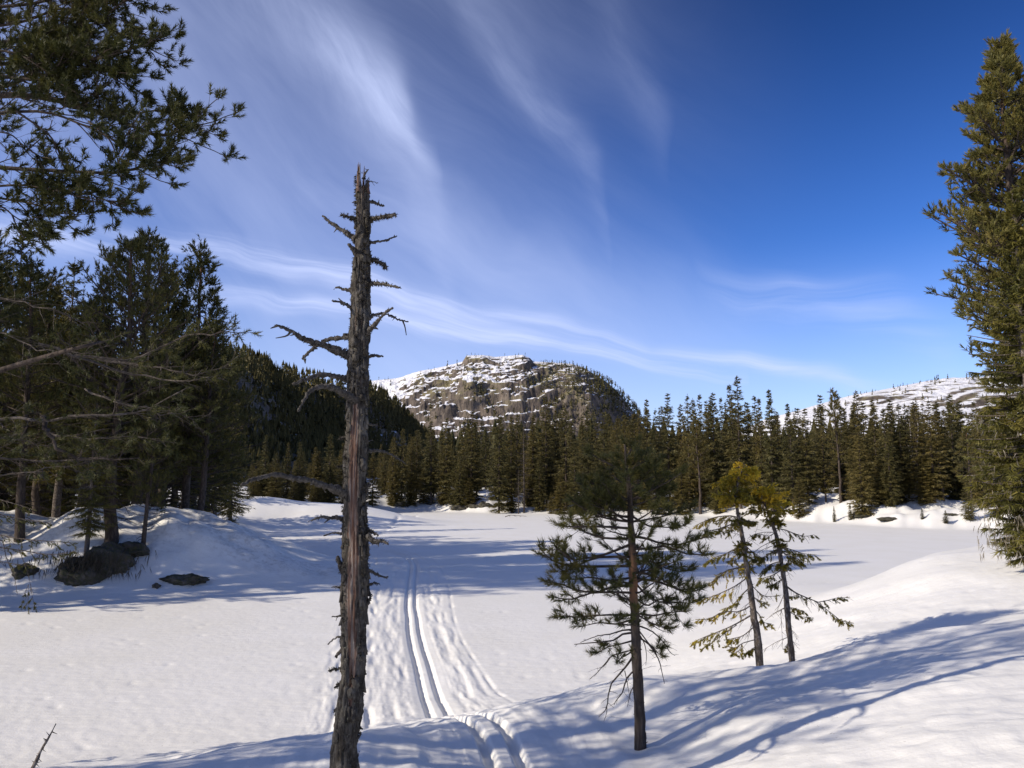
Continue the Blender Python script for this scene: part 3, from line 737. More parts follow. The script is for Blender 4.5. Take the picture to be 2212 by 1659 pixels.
def spruce_tree(h, cb, rad, seed, trunk_r, spray_n=12, sl=.34, sw=.09, whorls=32, per=7, droop=.55, dead=0.0, wood_twigs=True, thin=0.0, slim=1.0):
    """narrow spruce: drooping limbs carrying hanging sprays; base at the origin"""
    rng = np.random.default_rng(seed); wood = Geo(); need = Geo()
    zz = np.linspace(-.4, h, 10); wx = np.cumsum(rng.normal(0, .012, 10)); wy = np.cumsum(rng.normal(0, .012, 10)); wx[:2] = 0; wy[:2] = 0
    tp = np.stack([wx, wy, zz], 1); tube(wood, tp, trunk_r * np.clip(1 - zz / h * .95, .04, 1), 7)
    Ps = []; Ds = []; Ls = []; Ts = []
    lobes = rng.uniform(.75, 1.2, 9)
    for w in range(whorls):
        t = (w + rng.uniform(-.7, .7)) / (whorls - 1); t = min(max(t, 0), .985); z = cb + (h - cb) * t
        R = rad * ((1 - t) ** .74 * (.5 + .5 * min(1, t * 5)) + .03) * slim * rng.uniform(.8, 1.15)
        c = np.array([np.interp(z, zz, wx), np.interp(z, zz, wy), z])
        k = max(3, int(per * (.6 + .6 * (1 - t))))
        for b in range(k):
            if rng.random() < thin: continue
            a = 2 * pi * b / k + w * 1.1 + rng.normal(0, .3); L = R * rng.uniform(.55, 1.2) * lobes[int((a % 6.2832) / 6.2832 * 9) % 9]
            tilt = np.interp(t, [0, .5, .85, 1], [-droop, -.25, .15, .9]) + rng.normal(0, .12)
            c = c + [0, 0, rng.uniform(-.16, .16) * (h / 13)]
            d = np.array([cos(a), sin(a), tilt]); path = curve_to(c, d, L, .35 if t < .8 else .2, rng, 4, .05)
            tube(wood, path, np.linspace(max(.012, .022 * L), .006, 4), 3, cap=False)
            m = max(3, int(spray_n * (L / (rad + 1e-6) * .8 + .25)))
            if rng.random() < dead: continue
            u = rng.uniform(.18, 1.0, m); f = u * 3; i = np.minimum(f.astype(int), 2)
            P = path[i] + (path[i + 1] - path[i]) * (f - i)[:, None]
            sd = np.array([-sin(a), cos(a), 0]) * rng.choice([-1, 1], m)[:, None]
            D = np.array([cos(a), sin(a), 0]) * rng.uniform(.2, .9, m)[:, None] + sd * rng.uniform(.2, .9, m)[:, None] + np.array([0, 0, 1]) * rng.uniform(-1.0, .05, m)[:, None] * (1 if t < .9 else -.4)
            Ps.append(P); Ds.append(D); Ls.append(np.full(m, sl * rng.uniform(.6, 1.2) * (.6 + .5 * (1 - t)))); Ts.append(np.full(m, .35 + .3 * rng.random()) + .15 * (u - .5))
    P = np.concatenate(Ps); D = unit(np.concatenate(Ds)); L = np.concatenate(Ls); T = np.clip(np.concatenate(Ts), 0, 1)
    # each spray: two crossed slim triangles
    for s_ in range(2):
        wd = unit(np.cross(D, unit(rng.normal(size=D.shape)))) * sw * .5 * rng.uniform(.6, 1.2, (len(P), 1))
        dj = unit(D + rng.normal(0, .25, D.shape)) * L[:, None]
        V = np.stack([P - wd, P + wd, P + dj], 1).reshape(-1, 3)
        need.add(V, np.arange(len(V)).reshape(-1, 3), np.repeat(np.clip(T + rng.normal(0, .08, len(T)), 0, 1), 3))
    # leader
    needles(need, np.array([[wx[-1], wy[-1], h - .5]]), np.array([[0, 0, 1.0]]), .55, 18, sl * .5, sw * .5, rng, .5)
    return wood, need

def make_tree(name, wood, need, wm, nm, cat, trunk='trunk', crown='crown'):
    t = empty(name, (0, 0, 0), None, cat)
    wood.obj(trunk, wm, t, smooth=True); need.obj(crown, nm, t)
    return t
_used = set()
def place(src, loc, scale, rz, label, group, cat=None):
    """first use moves the source itself; later uses copy it with its parts"""
    if src.name in _used:
        r = src.copy(); COL.objects.link(r)
        for ch in src.children:
            c = ch.copy(); COL.objects.link(c); c.parent = r
    else:
        _used.add(src.name); r = src
    r.location = loc; r.scale = (scale if hasattr(scale, '__len__') else (scale,) * 3); r.rotation_euler = (0, 0, rz)
    r['label'] = label
    if group: r['group'] = group
    elif 'group' in r: del r['group']
    return r

# ------------------------------------------------------------------ forest behind the lake
RNG = np.random.default_rng(5)
SPR = []      # (source, height, half width)
for i, (hh, rd, th, dd, sl_, cb_) in enumerate([(13, 1.75, .0, .0, .42, .9), (13, 1.45, .05, .0, .40, .6), (14, 1.6, .1, .05, .38, 1.6), (12, 1.9, .0, .0, .42, .3), (14, 1.25, .15, .05, .36, 1.2), (13, 1.7, .25, .15, .36, 2.2)]):
    w_, n_ = spruce_tree(hh, cb_, rd, 100 + i, .13, 22, sl_, .085, 66, 6, .6, dd, thin=th)
    SPR.append((make_tree('spruce', w_, n_, M_BARK, M_SPRUCE, 'spruce'), hh))
w_, n_ = spruce_tree(13, 2.0, 1.35, 131, .13, 4, .3, .03, 44, 8, .5, .55, thin=.1); DEADSPR = make_tree('dead_spruce', w_, n_, M_TWIG, M_LICHEN, 'dead spruce')
FP = []
for i in range(2):
    w_, n_ = pine_tree(12, 4.2, 2.3, 140 + i, .15, 9, .30, .07, 44, tw=6, tuft_l=.3, side=.8)
    FP.append((make_tree('far_pine', w_, n_, M_BARK, M_SPRUCE, 'pine'), 12))

def shore_tree(px, top, base, kind, label=None, group=None, wide=1.0, extra=0.0):
    """stand a tree on the far shore so that its tip and foot match the photograph"""
    az = atan((px - CX) / FPX)
    # find the distance at which the ground shows at `base`
    ds = np.linspace(58, 108, 160); xs = ds * tan(az); zs = G(xs, ds)
    py = CY - FPX * np.tan(np.arctan2(zs - EYE[2], np.hypot(0, ds)) - PITCH)
    ok = ds * 1.0 / cos(az) > np.interp(az, _shore_a, _shore_r) + .6 + extra
    e = np.abs(py - base) + np.where(ok, 0, 1e3); d = ds[int(np.argmin(e))]
    x = d * tan(az); z = g1(x, d)
    hgt = W(px, top, d)[2] - z
    src, h0 = (SPR[kind] if isinstance(kind, int) else (DEADSPR, 13) if kind == 'dead' else FP[int(kind[1])])
    s = hgt / h0; sw_ = s ** .6 * wide * 1.18 * (1.0 if d < 200 else 1)
    return place(src, (x, d, z - .05), (sw_, sw_, s), RNG.random() * 6.28, label or 'dark spruce in the dense row behind the frozen lake', group)

GRP = 'spruces of the forest on the far lake shore'
_front = [  # px, tip, foot, kind, wide, label
 (576, 940, 1098, 1, .9, 'lit spruce on far shore just right of the dark pine grove'),
 (623, 955, 1096, 4, .9, 'slim spruce on far shore, second right of the pine grove'),
 (649, 955, 1098, 1, .9, 'spruce on far shore midway between the pine grove and the dead trunk'),
 (683, 968, 1096, 0, .9, 'low spruce on far shore left of the pointed spruce by the dead trunk'),
 (714, 938, 1100, 1, 1.0, 'pointed spruce on far shore immediately left of the dead trunk'),
 (743, 957, 1097, 4, .9, 'spruce on far shore partly hidden by the left edge of the dead trunk'),
 (808, 977, 1094, 0, 1.0, 'short spruce on far shore immediately right of the dead trunk'),
 (850, 944, 1092, 1, .8, 'left one of three pointed spruces right of the dead trunk'),
 (870, 926, 1093, 1, .9, 'tallest of the three pointed spruces right of the dead trunk'),
 (891, 944, 1090, 1, .8, 'right one of three pointed spruces right of the dead trunk'),
 (933, 907, 1090, 5, 1.1, 'tall open spruce with visible trunk left of the snowy bank rocks'),
 (965, 905, 1087, 0, .9, 'tall spruce standing close behind the open spruce with visible trunk'),
 (994, 978, 1096, 3, .85, 'smaller front spruce rising from bare ground beside the shore rocks'),
 (1019, 891, 1086, 0, 1.15, 'broad dark spruce behind the small front spruce by the shore rocks'),
 (1078, 902, 1110, 0, 1.0, 'bushy spruce reaching down to the lake right of the shore rocks'),
 (1105, 900, 1106, 1, 1.0, 'dense spruce just right of the bushy lakeside spruce'),
 (1165, 985, 1105, 3, .9, 'short bright green spruce at the lake edge below the cliff'),
 (1180, 855, 1098, 2, 1.0, 'tall spruce whose tip stands before the mountain cliff'),
 (1190, 1062, 1110, 3, .9, 'tiny bushy spruce at the lake edge below the cliff'),
 (1221, 883, 1104, 5, 1.0, 'open greyish spruce before the foot of the cliff'),
 (1240, 960, 1112, 3, .9, 'green lakeside spruce left behind the small foreground pine'),
 (1263, 1000, 1112, 3, .9, 'low lakeside spruce behind the branches of the foreground pine'),
 (1304, 893, 1104, 0, 1.0, 'tall spruce directly above the small foreground pine'),
 (1349, 905, 1104, 1, 1.0, 'spruce behind the top of the small foreground pine'),
 (1380, 884, 1102, 4, .9, 'thin tipped spruce just right of the mountain edge'),
 (1398, 863, 1100, 1, .9, 'slim skyline spruce second right of the mountain edge'),
 (1444, 853, 1102, 0, 1.0, 'full skyline spruce third right of the mountain edge'),
 (1486, 852, 1104, 5, 1.0, 'sparse skyline spruce with sky showing through its crown'),
 (1512, 852, 1098, 4, .9, 'narrow skyline spruce right of the sparse one'),
 (1541, 849, 1102, 1, 1.0, 'skyline spruce left of the tallest pair'),
 (1577, 831, 1096, 4, 1.1, 'second tallest skyline spruce leaning close to the tallest'),
 (1595, 812, 1100, 2, 1.15, 'tallest spruce on the skyline above the yellow-green young spruces'),
 (1617, 872, 1098, 0, 1.0, 'lower spruce at the right foot of the tallest one'),
 (1633, 855, 1100, 4, .9, 'left of twin slim spruces right of the tallest one'),
 (1643, 860, 1100, 4, .9, 'right of twin slim spruces right of the tallest one'),
 (1664, 842, 1103, 1, .95, 'very pointed skyline spruce with layered limbs left of the snowy hill'),
 (1707, 905, 1110, 5, 1.1, 'greyish open spruce standing forward on the shore mound'),
 (1703, 872, 1092, 1, .9, 'spruce tip before the left end of the snowy hill'),
 (1740, 885, 1090, 0, 1.0, 'dark spruce before the lower slope of the snowy hill'),
 (1777, 935, 1086, 5, .95, 'spruce with long pale trunk on the shore mound'),
 (1776, 856, 1084, 0, 1.0, 'dark spruce whose tip crosses the snowy hill at left'),
 (1855, 922, 1116, 3, 1.0, 'isolated full spruce in a dark tree well on the shore'),
 (1854, 843, 1084, 2, .9, 'narrow spruce tip before the middle of the snowy hill'),
 (1887, 863, 1082, 1, 1.0, 'spruce behind and right of the isolated shore spruce'),
 (1917, 940, 1093, 1, .9, 'small slim spruce between the isolated spruce and the birch'),
 (1927, 866, 1082, 0, 1.0, 'dark spruce left of the bare birch crown'),
 (1977, 868, 1078, 1, 1.0, 'dark spruce directly behind the bare birch'),
 (2010, 874, 1082, 0, 1.0, 'dark spruce right behind the bare birch'),
 (2026, 866, 1080, 2, 1.0, 'tall spruce above the snapped leaning trunk'),
 (2056, 852, 1084, 1, 1.0, 'tall dark spruce left of the orange-trunked pine'),
 (2076, 868, 1086, 0, 1.0, 'dark spruce behind the orange-trunked pine'),
 (2081, 1024, 1122, 3, .7, 'small young spruce on the snow beside the snapped leaning trunk'),
 (2115, 880, 1096, 3, 1.0, 'spruce at the left fringe of the big right-hand trees'),
]
for i, (px, tp_, bs_, kd, wd_, lb) in enumerate(_front):
    shore_tree(px, tp_, bs_, kd, lb, GRP, wd_)
shore_tree(1809, 846, 1088, 'p0', 'thin-crowned pine poking above the forest before the snowy hill', 'pines on the far lake shore', .8)
shore_tree(2088, 925, 1107, 'p1', 'pine with a bare orange trunk near the right end of the far shore', 'pines on the far lake shore', .9)
shore_tree(1508, 905, 1110, 'p0', 'shaggy pine with orange upper trunk left of the yellow-green spruces', 'pines on the far lake shore', 1.0)
shore_tree(1132, 913, 1108, 'dead', 'grey dead spruce among green ones below the mountain cliff', 'dead trees on the far lake shore', 1.0)
shore_tree(1120, 1010, 1110, 'dead', 'short grey dead spruce leaning at the lake edge', 'dead trees on the far lake shore', .8)
for i, (px, tp_, bs_, wd_, lb) in enumerate([
    (552, 1030, 1106, 1.5, 'low bushy spruce at the left end of the far shore'),
    (600, 1000, 1104, 1.3, 'broad bush-like spruce on the far shore below the ridge'),
    (639, 1032, 1116, 1.0, 'small young spruce standing forward on the snow left of the dead trunk'),
    (684, 1035, 1112, 1.3, 'small bushy spruce with low skirts left of the dead trunk'),
    (716, 1010, 1104, 1.3, 'green bushy spruce touching the dead trunk on the left'),
    (1210, 1025, 1112, 1.2, 'low bright spruce at the lake edge left of the foreground pine'),
    (1420, 1010, 1112, 1.2, 'low spruce at the lake edge right of the foreground pine'),
    (1470, 990, 1112, 1.2, 'broad low spruce at the lake edge left of the yellow spruces'),
    (1545, 1040, 1110, 1.0, 'small spruce behind the yellow spruces on the shore'),
    (1720, 1030, 1116, 1.1, 'low spruce with wide skirt on the shore mound'),
    (1828, 1086, 1122, .6, 'tiny sapling left of the isolated spruce in its tree well'),
    (1793, 1092, 1127, .5, 'thin bare sapling on the snow at the left of the shore mound'),
    (1981, 1096, 1121, .6, 'tiny green spruce sapling on open shore snow below the birch'),
    (2031, 1101, 1129, .8, 'small spreading sapling on open snow left of the young spruce')]):
    shore_tree(px, tp_, bs_, 3 if bs_ - tp_ > 40 else 1, lb, 'small spruces along the lake edge', wd_)

# the rest of the row: alike trees further in
def forest_fill(n, d0, d1, px0, px1, topf, label, group, rng):
    for q in range(n):
        px = rng.uniform(px0, px1); d = rng.uniform(d0, d1); az = atan((px - CX) / FPX)
        rs = np.interp(az, _shore_a, _shore_r); d = (rs + d) * cos(az)
        x = d * tan(az); z = g1(x, d); top = topf(px) - 10 + rng.uniform(0, 36)
        h = W(px, top, d)[2] - z; src, h0 = SPR[rng.integers(0, 6)]; s = h / h0
        place(src, (x, d, z - .05), (s ** .6 * rng.uniform(.95, 1.55),) * 2 + (s,), rng.random() * 6.28, label, group)
_topf = lambda px: float(np.interp(px, [540, 700, 800, 900, 1000, 1180, 1340, 1450, 1590, 1700, 1900, 2120], [985, 975, 975, 935, 905, 895, 896, 874, 862, 882, 876, 872]))
forest_fill(72, 5, 22, 545, 2120, _topf, 'dark spruce inside the dense forest row behind the frozen lake', 'spruces inside the dense far forest', np.random.default_rng(11))
forest_fill(80, 22, 55, 545, 2180, _topf, 'dark spruce inside the dense forest row behind the frozen lake', 'spruces inside the dense far forest', np.random.default_rng(12))

for q_ in range(34):
    _px = RNG.uniform(560, 2110); _b = float(np.interp(_px, [560, 900, 1300, 1700, 2110], [1098, 1092, 1106, 1094, 1090])) - RNG.uniform(0, 8)
    shore_tree(_px, _b - RNG.uniform(45, 100), _b, 3, 'low young spruce filling the forest edge behind the far shore', 'low spruces of the far forest edge', 1.25)

# birch, snapped trunk, shore rocks and litter
def birch(px, base):
    rng = np.random.default_rng(3); d = 72.0; x = W(px, 1000, d)[0]; z = g1(x, d); g = Geo(); tw_ = Geo()
    h = W(px, 898, d)[2] - z; e = empty('birch', (x, d, z), 'bare pale birch with three forking stems among dark spruces', 'birch')
    def L(p): return np.array([(p[0] - 1974) / FPX * d, 0, CY * 0 + W(px, p[1], d)[2] - z])
    stems = [[(1976, 1085), (1975, 1020), (1971, 990), (1962, 950), (1954, 915)], [(1975, 1015), (1972, 970), (1971, 930), (1970, 905)], [(1972, 995), (1982, 965), (1988, 925), (1987, 905)], [(1975, 1000), (1990, 985), (1999, 975)]]
    for k_, st in enumerate(stems):
        p = spline([L(q) + np.array([0, rng.normal(0, .1), 0]) for q in st], 9); tube(g, p, np.linspace(.12 if k_ == 0 else .075, .02, 9), 6)
        for q in range(46):
            i = rng.integers(2, 9); dr = unit(rng.normal(size=3) * [1, 1, .5] + [0, 0, .75]); pp = curve_to(p[i], dr, rng.uniform(.5, 1.5), -.2, rng, 4, .12)
            tube(tw_, pp, [.014, .010, .007, .005], 3, cap=False)
    g.obj('trunk', M_BIRCH, e, True); tw_.obj('twigs', M_TWIG, e)
birch(1974, 1085)
def snapped():
    d = 66.5; x = W(2041, 1107, d)[0]; z = g1(x, d); e = empty('snapped_trunk', (x, d, z), 'snapped leaning pine trunk with pale splintered top', 'dead tree')
    g = Geo(); p = [np.array([(q[0] - 2041) / FPX * d, 0, W(2041, q[1], d)[2] - z - (.4 if i == 0 else 0)]) for i, q in enumerate([(2041, 1107), (2039, 1070), (2035, 1030), (2032, 990), (2031, 985)])]
    tube(g, spline(p, 8), np.linspace(.16, .11, 8), 7); g.obj('trunk', M_BARK, e, True)
    g = Geo(); tube(g, [p[-1], p[-1] + [.1, 0, .55]], [.07, .01], 4); tube(g, [p[-1], p[-1] + [-.05, .03, .35]], [.05, .01], 4); g.obj('splinter', M_BIRCH, e)
snapped()

def rock(loc, size, seed, label, group=None, m=None, name='rock'):
    rng = np.random.default_rng(seed); n = 26
    th = np.linspace(0, pi, n)[:, None]; ph = np.linspace(0, 2 * pi, n * 2, endpoint=False)[None]
    X = np.sin(th) * np.cos(ph); Y = np.sin(th) * np.sin(ph); Z = np.cos(th) * np.ones_like(ph)
    r = 1 + .75 * fbm(X * 1.5 + seed, Y * 1.5, Z * 1.5, seed=seed, oct=5, gain=.6)
    V = np.stack([X * r * size[0], Y * r * size[1], Z * r * size[2]], -1).reshape(-1, 3)
    i = np.arange(n - 1)[:, None] * 2 * n; j = np.arange(2 * n)[None]
    F = np.stack([i + j, i + 2 * n + j, i + 2 * n + (j + 1) % (2 * n), i + (j + 1) % (2 * n)], -1).reshape(-1, 4)
    g = Geo(); g.add(V, F, .5); o = g.obj(name, m or M_ROCK); o.location = loc; o.rotation_euler = (0, 0, rng.uniform(-.3, .3))
    return prop(o, label, 'rock', group)
def at_ground(px, py, d0, d1):
    """first distance in [d0, d1] whose ground shows nearest to pixel row py"""
    az = (px - CX) / FPX; ds = np.linspace(d0, d1, 300); xs = ds * az; zs = G(xs, ds)
    q = CY - FPX * np.tan(np.arctan((zs - EYE[2]) / ds) - PITCH); i = int(np.argmin(np.abs(q - py)))
    return xs[i], ds[i], zs[i]
for i, (px, py, w, h, lb) in enumerate([(991, 1099, .95, .34, 'dark mossy rock under the small front spruce on the far shore'), (1008, 1097, .35, .16, 'small dark stone between two larger far shore rocks'), (1027, 1095, .85, .24, 'long low brown rock in the snow on the far shore'), (1049, 1093, .75, .34, 'rightmost brown rock on the far shore bank'),
        (1022, 1078, .28, .14, 'upper left small stone on the snowy far bank'), (1031, 1080, .40, .18, 'upper middle dark stone on the snowy far bank'), (1045, 1085, .30, .12, 'upper right small stone on the snowy far bank'),
        (933, 1089, .60, .22, 'dark root mound below the tall open spruce'), (866, 1090, 1.2, .35, 'dark bushy root mound beneath the tall pointed spruce'), (1855, 1115, 1.0, .16, 'dark tree well mound under the isolated shore spruce'), (2098 - 55, 1118, .5, .1, 'small stone beside the snapped trunk'), (2012 - 102, 1123, .8, .16, 'flat stone half buried in snow right of the isolated spruce')]):
    x, y, z = at_ground(px, py, 60, 100); rock((x, y, z + h * .1), (w, w * .7, h), 200 + i, lb, 'rocks on the far shore')
def fallen_branch():
    x, y, z = at_ground(1017 - 0, 1125, 60, 100); x, y, z = at_ground(1391 - 390 + 0, 1116, 60, 100)
    x, y = on_ground(1392 - 0, 1116, 0.0) if False else on_ground(1111, 1117, 0.0)
    g = Geo(); rng = np.random.default_rng(9)
    p = spline([(-.9, 0, .0), (-.4, 0, .16), (.3, .05, .12), (1.2, 0, .06)], 9); tube(g, p, np.linspace(.035, .015, 9), 4)
    for q in (2, 4, 6): tube(g, curve_to(p[q], [.6, .1, -.5], .45, .2, rng, 4), [.02, .015, .01, .008], 3)
    o = g.obj('fallen_branch', M_TWIG); o.location = (x, y, 0.02); prop(o, 'bare fallen branch lying on the lake snow before the far shore', 'branch')
fallen_branch()

# ------------------------------------------------------------------ distant woods
def mini_spruce_batch(pts, hts, seed, name, label, m=None, k=22, fat=1.0, spread=1.0):
    """far-off wood: each tree a cone of ragged limbs, joined"""
    rng = np.random.default_rng(seed); n = len(pts); pts = np.asarray(pts); hts = np.asarray(hts)
    g = Geo()
    t = rng.random((n, k)); a = rng.random((n, k)) * 2 * pi
    t[:, 0] = .9; z = .05 + t * .9; R = spread * (.20 * (1 - t) + .02) * rng.uniform(.7, 1.2, (n, 1)) * np.minimum(1, .5 + t * 4)
    H = hts[:, None]
    C = np.stack([pts[:, 0:1] + 0 * t, pts[:, 1:2] + 0 * t, pts[:, 2:3] + z * H], -1)
    O = np.stack([np.cos(a), np.sin(a), 0 * a], -1); S = np.stack([-np.sin(a), np.cos(a), 0 * a], -1)
    w = (R * H * .75 * fat)[..., None]; l = (R * H)[..., None]
    V = np.stack([C + S * w * .6 + [0, 0, 0] - np.array([0, 0, 1]) * (.05 * H)[..., None], C - S * w * .6 - np.array([0, 0, 1]) * (.05 * H)[..., None], C + O * l * .2 + np.array([0, 0, 1]) * (.09 * H)[..., None], C + O * l - np.array([0, 0, 1]) * (.07 * H)[..., None]], 2)
    F = np.array([[0, 1, 2], [0, 3, 2], [1, 3, 2]])
    V = V.reshape(-1, 3); base = (np.arange(n * k) * 4)[:, None, None]
    FF = (base + F[None]).reshape(-1, 3)
    g.add(V, FF, np.repeat(np.clip(rng.normal(.4, .12, (n, k)), 0, 1).ravel(), 4))
    # leaders
    top = pts + np.array([0, 0, 1]) * hts[:, None]; b = pts + np.array([0, 0, .72]) * hts[:, None]
    VV = np.stack([b + [1, 0, 0] * (hts * .075)[:, None], b - [1, 0, 0] * (hts * .075)[:, None], top, b + [0, 1, 0] * (hts * .075)[:, None], b - [0, 1, 0] * (hts * .075)[:, None], top], 1).reshape(-1, 3)
    g.add(VV, np.arange(len(VV)).reshape(-1, 3), .4)
    o = g.obj(name, m or M_SPRUCE); return prop(o, label, kind='stuff')

def woods():
    rng = np.random.default_rng(77)
    # ridge slope
    nr, nc = RX.shape; N = 15000
    i = rng.integers(31, nr - 2, N); j = rng.integers(0, nc - 2, N); X = RX[i, j]; Y = RY[i, j]; Z = RZ[i, j]
    dens = fbm(X / 16, Y / 16, seed=91, oct=3); keep = (dens > -.52 + .26 * (RZ[i, j] / (CREST[j, 2] + 1) > .35)) & (Z > 2)
    P = np.stack([X, Y, Z - .3], 1)[keep]; mini_spruce_batch(P, rng.uniform(3.5, 7.5, len(P)) * (.8 + P[:, 1] / 700), 1, 'ridge_forest', 'dense spruce wood covering the shaded ridge', k=9)
    # valley between shore and mountain
    N = 3600; y = 135 + 465 * rng.random(N) ** 1.3 ; u = rng.uniform(-.36, .66, N); x = u * y
    keep = (x > -12)
    P = np.stack([x, y, np.clip((y - 120) * .012, 0, 6)], 1)[keep]
    # lift onto the lower slopes of mountain and hill
    z2 = np.where((P[:, 1] > MD - 188) & (P[:, 0] < 60), mz(P[:, 0], P[:, 1]), 0); z3 = np.where((P[:, 1] > HD - 208) & (P[:, 0] > 106), hz(P[:, 0], P[:, 1]), 0)
    P[:, 2] = np.maximum(P[:, 2], np.maximum(z2, z3)) - .2
    P = P[z3 < 10]
    mini_spruce_batch(P, rng.uniform(9.5, 15, len(P)), 2, 'valley_forest', 'spruce forest filling the valley behind the lake', k=26, fat=.7)
    # mountain: foot, ledges and right flank
    N = 9000; s = rng.uniform(-188, 4, N); x = rng.uniform(-235, 190, N); z = mz(x, MD + s)
    pr = .95 * (1 - sm(z, 12, 34)) + .30 * sm(x, 0, 50) + .75 * sm(x, 66, 92) + .07 + .6 * (fbm(x / 14, s / 14, seed=92, oct=3) > .20) * (z < 95) * sm(x, -110, -40)
    pr = np.maximum(pr, .22 * (s > -3) * sm(rng.random(N), .3, 1))
    keep = (rng.random(N) < pr) & (z > 1); P = np.stack(mwarp(x, s, z - .3), 1)[keep]
    hh = rng.uniform(3.5, 7.5, len(P)) * np.where(P[:, 2] < 30, 1.3, 1) * np.where(P[:, 0] > 80, 1.25, 1) * np.where((P[:, 1] > MD - 12), .62, 1)
    mini_spruce_batch(P, hh, 3, 'mountain_woods', 'small trees scattered over the mountain ledges and foot', k=12, spread=1.45)
    # hill scrub
    N = 2000; s = rng.uniform(-205, 3, N); x = rng.uniform(120, 380, N); z = hz(x, HD + s)
    pr = .9 * (1 - sm(z, 10, 34)) + .08 + .6 * (fbm(x / 16, s / 16, seed=93, oct=3) > .18); pr = np.maximum(pr, .22 * (s > -4))
    keep = (rng.random(N) < pr) & (z > 1); P = np.stack([x, HD + s, z - .3], 1)[keep]
    hh = rng.uniform(2.2, 5, len(P)) * np.where(P[:, 2] < 28, 1.6, .9) * np.where(P[:, 1] > HD - 14, .5, 1)
    mini_spruce_batch(P, hh, 4, 'hill_scrub', 'sparse small trees dotted over the snowy hill', k=14, spread=1.7)
woods()
# single trees one can tell apart along the crest of the ridge
rng = np.random.default_rng(8)
for q in range(46):
    j = int(np.clip(62 + q * 4.6 + rng.uniform(-2, 2), 0, 299)); c = CREST[j]; src, h0 = SPR[rng.integers(0, 6)]; h = rng.uniform(3.5, 7.5) * (.8 + c[1] / 700)
    place(src, (c[0] + rng.uniform(0, 5), c[1] + rng.uniform(-2, 2), c[2] - .8), (h / h0 * 1.15, h / h0 * 1.15, h / h0), rng.random() * 6, 'dark spruce standing along the crest of the shaded left ridge', 'spruces along the ridge crest')

# ------------------------------------------------------------------ grove on the knoll at left
GT = {}
for key, args in {'a': dict(h=10, crown0=2.3, rad=2.6, seed=301, trunk_r=.17, n_limb=84), 'b': dict(h=10, crown0=2.5, rad=3.0, seed=302, trunk_r=.20, n_limb=88, top_pow=.36), 'c': dict(h=9, crown0=1.8, rad=1.8, seed=303, trunk_r=.13, n_limb=72)}.items():
    w_, n_ = pine_tree(tufts_n=15, nl=.13, nw=.026, tw=10, tuft_l=.20, side=.9, fans=3, dead=12, **args)
    GT[key] = (make_tree('pine_tree', w_, n_, M_BARK, M_PINE, 'pine'), args['h'])
for key, args in {'s': dict(h=9, cb=.9, rad=1.9, seed=311, trunk_r=.13), 't': dict(h=9, cb=1.6, rad=1.6, seed=312, trunk_r=.14, thin=.1, dead=.12)}.items():
    w_, n_ = spruce_tree(spray_n=34, sl=.24, sw=.035, whorls=62, per=7, **args)
    GT[key] = (make_tree('grove_spruce', w_, n_, M_SPBARK, M_NEARSPRUCE, 'spruce'), 9)
def grove(px, top, base, d0, d1, kind, label, group='trees of the grove on the left knoll', wide=1.0, lean=0.0):
    x, y, z = at_ground(px, base, d0, d1); h = W(px, top, y)[2] - z; src, h0 = GT[kind]; s = h / h0
    r = place(src, (x, y, z - .1), (s * wide, s * wide, s), (px * 1.7) % 6.28, label, group); r.rotation_euler = (0, lean, r.rotation_euler[2])
    return r
grove(59, 560, 1168, 20, 30, 'a', 'pine at the left picture edge with rough trunk on the snowy knoll', wide=.95)
grove(18, 485, 1150, 22, 34, 's', 'tall spruce cut by the left picture edge whose tip nears the overhanging limbs')
grove(92, 590, 1124, 26, 42, 'c', 'pale slim trunked pine behind the leftmost grove trees')
grove(133, 555, 1118, 27, 44, 't', 'spruce with notched tip in the left of the grove')
grove(183, 620, 1120, 27, 44, 'a', 'pine with thick dark trunk at the back of the grove')
grove(203, 800, 1212, 19, 26, 't', 'low branched spruce rooted in the dark mossy bank', wide=.9)
grove(255, 516, 1174, 20, 30, 'b', 'large broad pine rising above the dark mossy bank', wide=1.0)
grove(304, 505, 1130, 24, 40, 'b', 'tallest round topped pine in the middle of the grove', wide=.95)
grove(322, 760, 1183, 20, 30, 'c', 'slender leaning trunk beside the mossy bank', wide=.8, lean=.07)
grove(358, 590, 1154, 22, 34, 'a', 'pine with stout pale trunk second from the right of the grove', wide=.9)
grove(405, 535, 1162, 21, 32, 'c', 'rightmost pine of the grove with dark straight trunk', wide=1.05)
grove(438, 690, 1130, 27, 44, 'a', 'lower pine behind the right end of the grove', wide=1.0)
grove(470, 760, 1118, 32, 50, 't', 'dark spruce at the far right fringe of the grove', wide=1.2)
grove(505, 870, 1108, 36, 56, 's', 'low dark spruce between the grove and the far shore', wide=1.2)
grove(-80, 470, 1150, 22, 34, 'b', 'pine standing just beyond the left picture edge'); grove(-160, 520, 1160, 22, 34, 'a', 'pine further beyond the left picture edge')
for q, (px, d) in enumerate([(-10, 30), (100, 31), (165, 33), (225, 31), (285, 34), (335, 33), (380, 36), (425, 38), (455, 42), (120, 38), (60, 37), (300, 40), (360, 43), (40, 44), (110, 48), (160, 40), (230, 46), (280, 52), (340, 47), (390, 56), (440, 62), (-60, 40), (70, 60), (200, 62), (310, 66), (420, 74), (480, 72), (-20, 54), (250, 36), (20, 35), (145, 34)]):
    src, h0 = GT['asbtc'[q % 5]]; x = (px - CX) / FPX * d; z = g1(x, d); s = RNG.uniform(.8, 1.1)
    place(src, (x, d, z - .1), (s * 1.1, s * 1.1, s), RNG.random() * 6.28, 'tree in the shaded wood behind the left grove', 'trees in the wood behind the left grove')
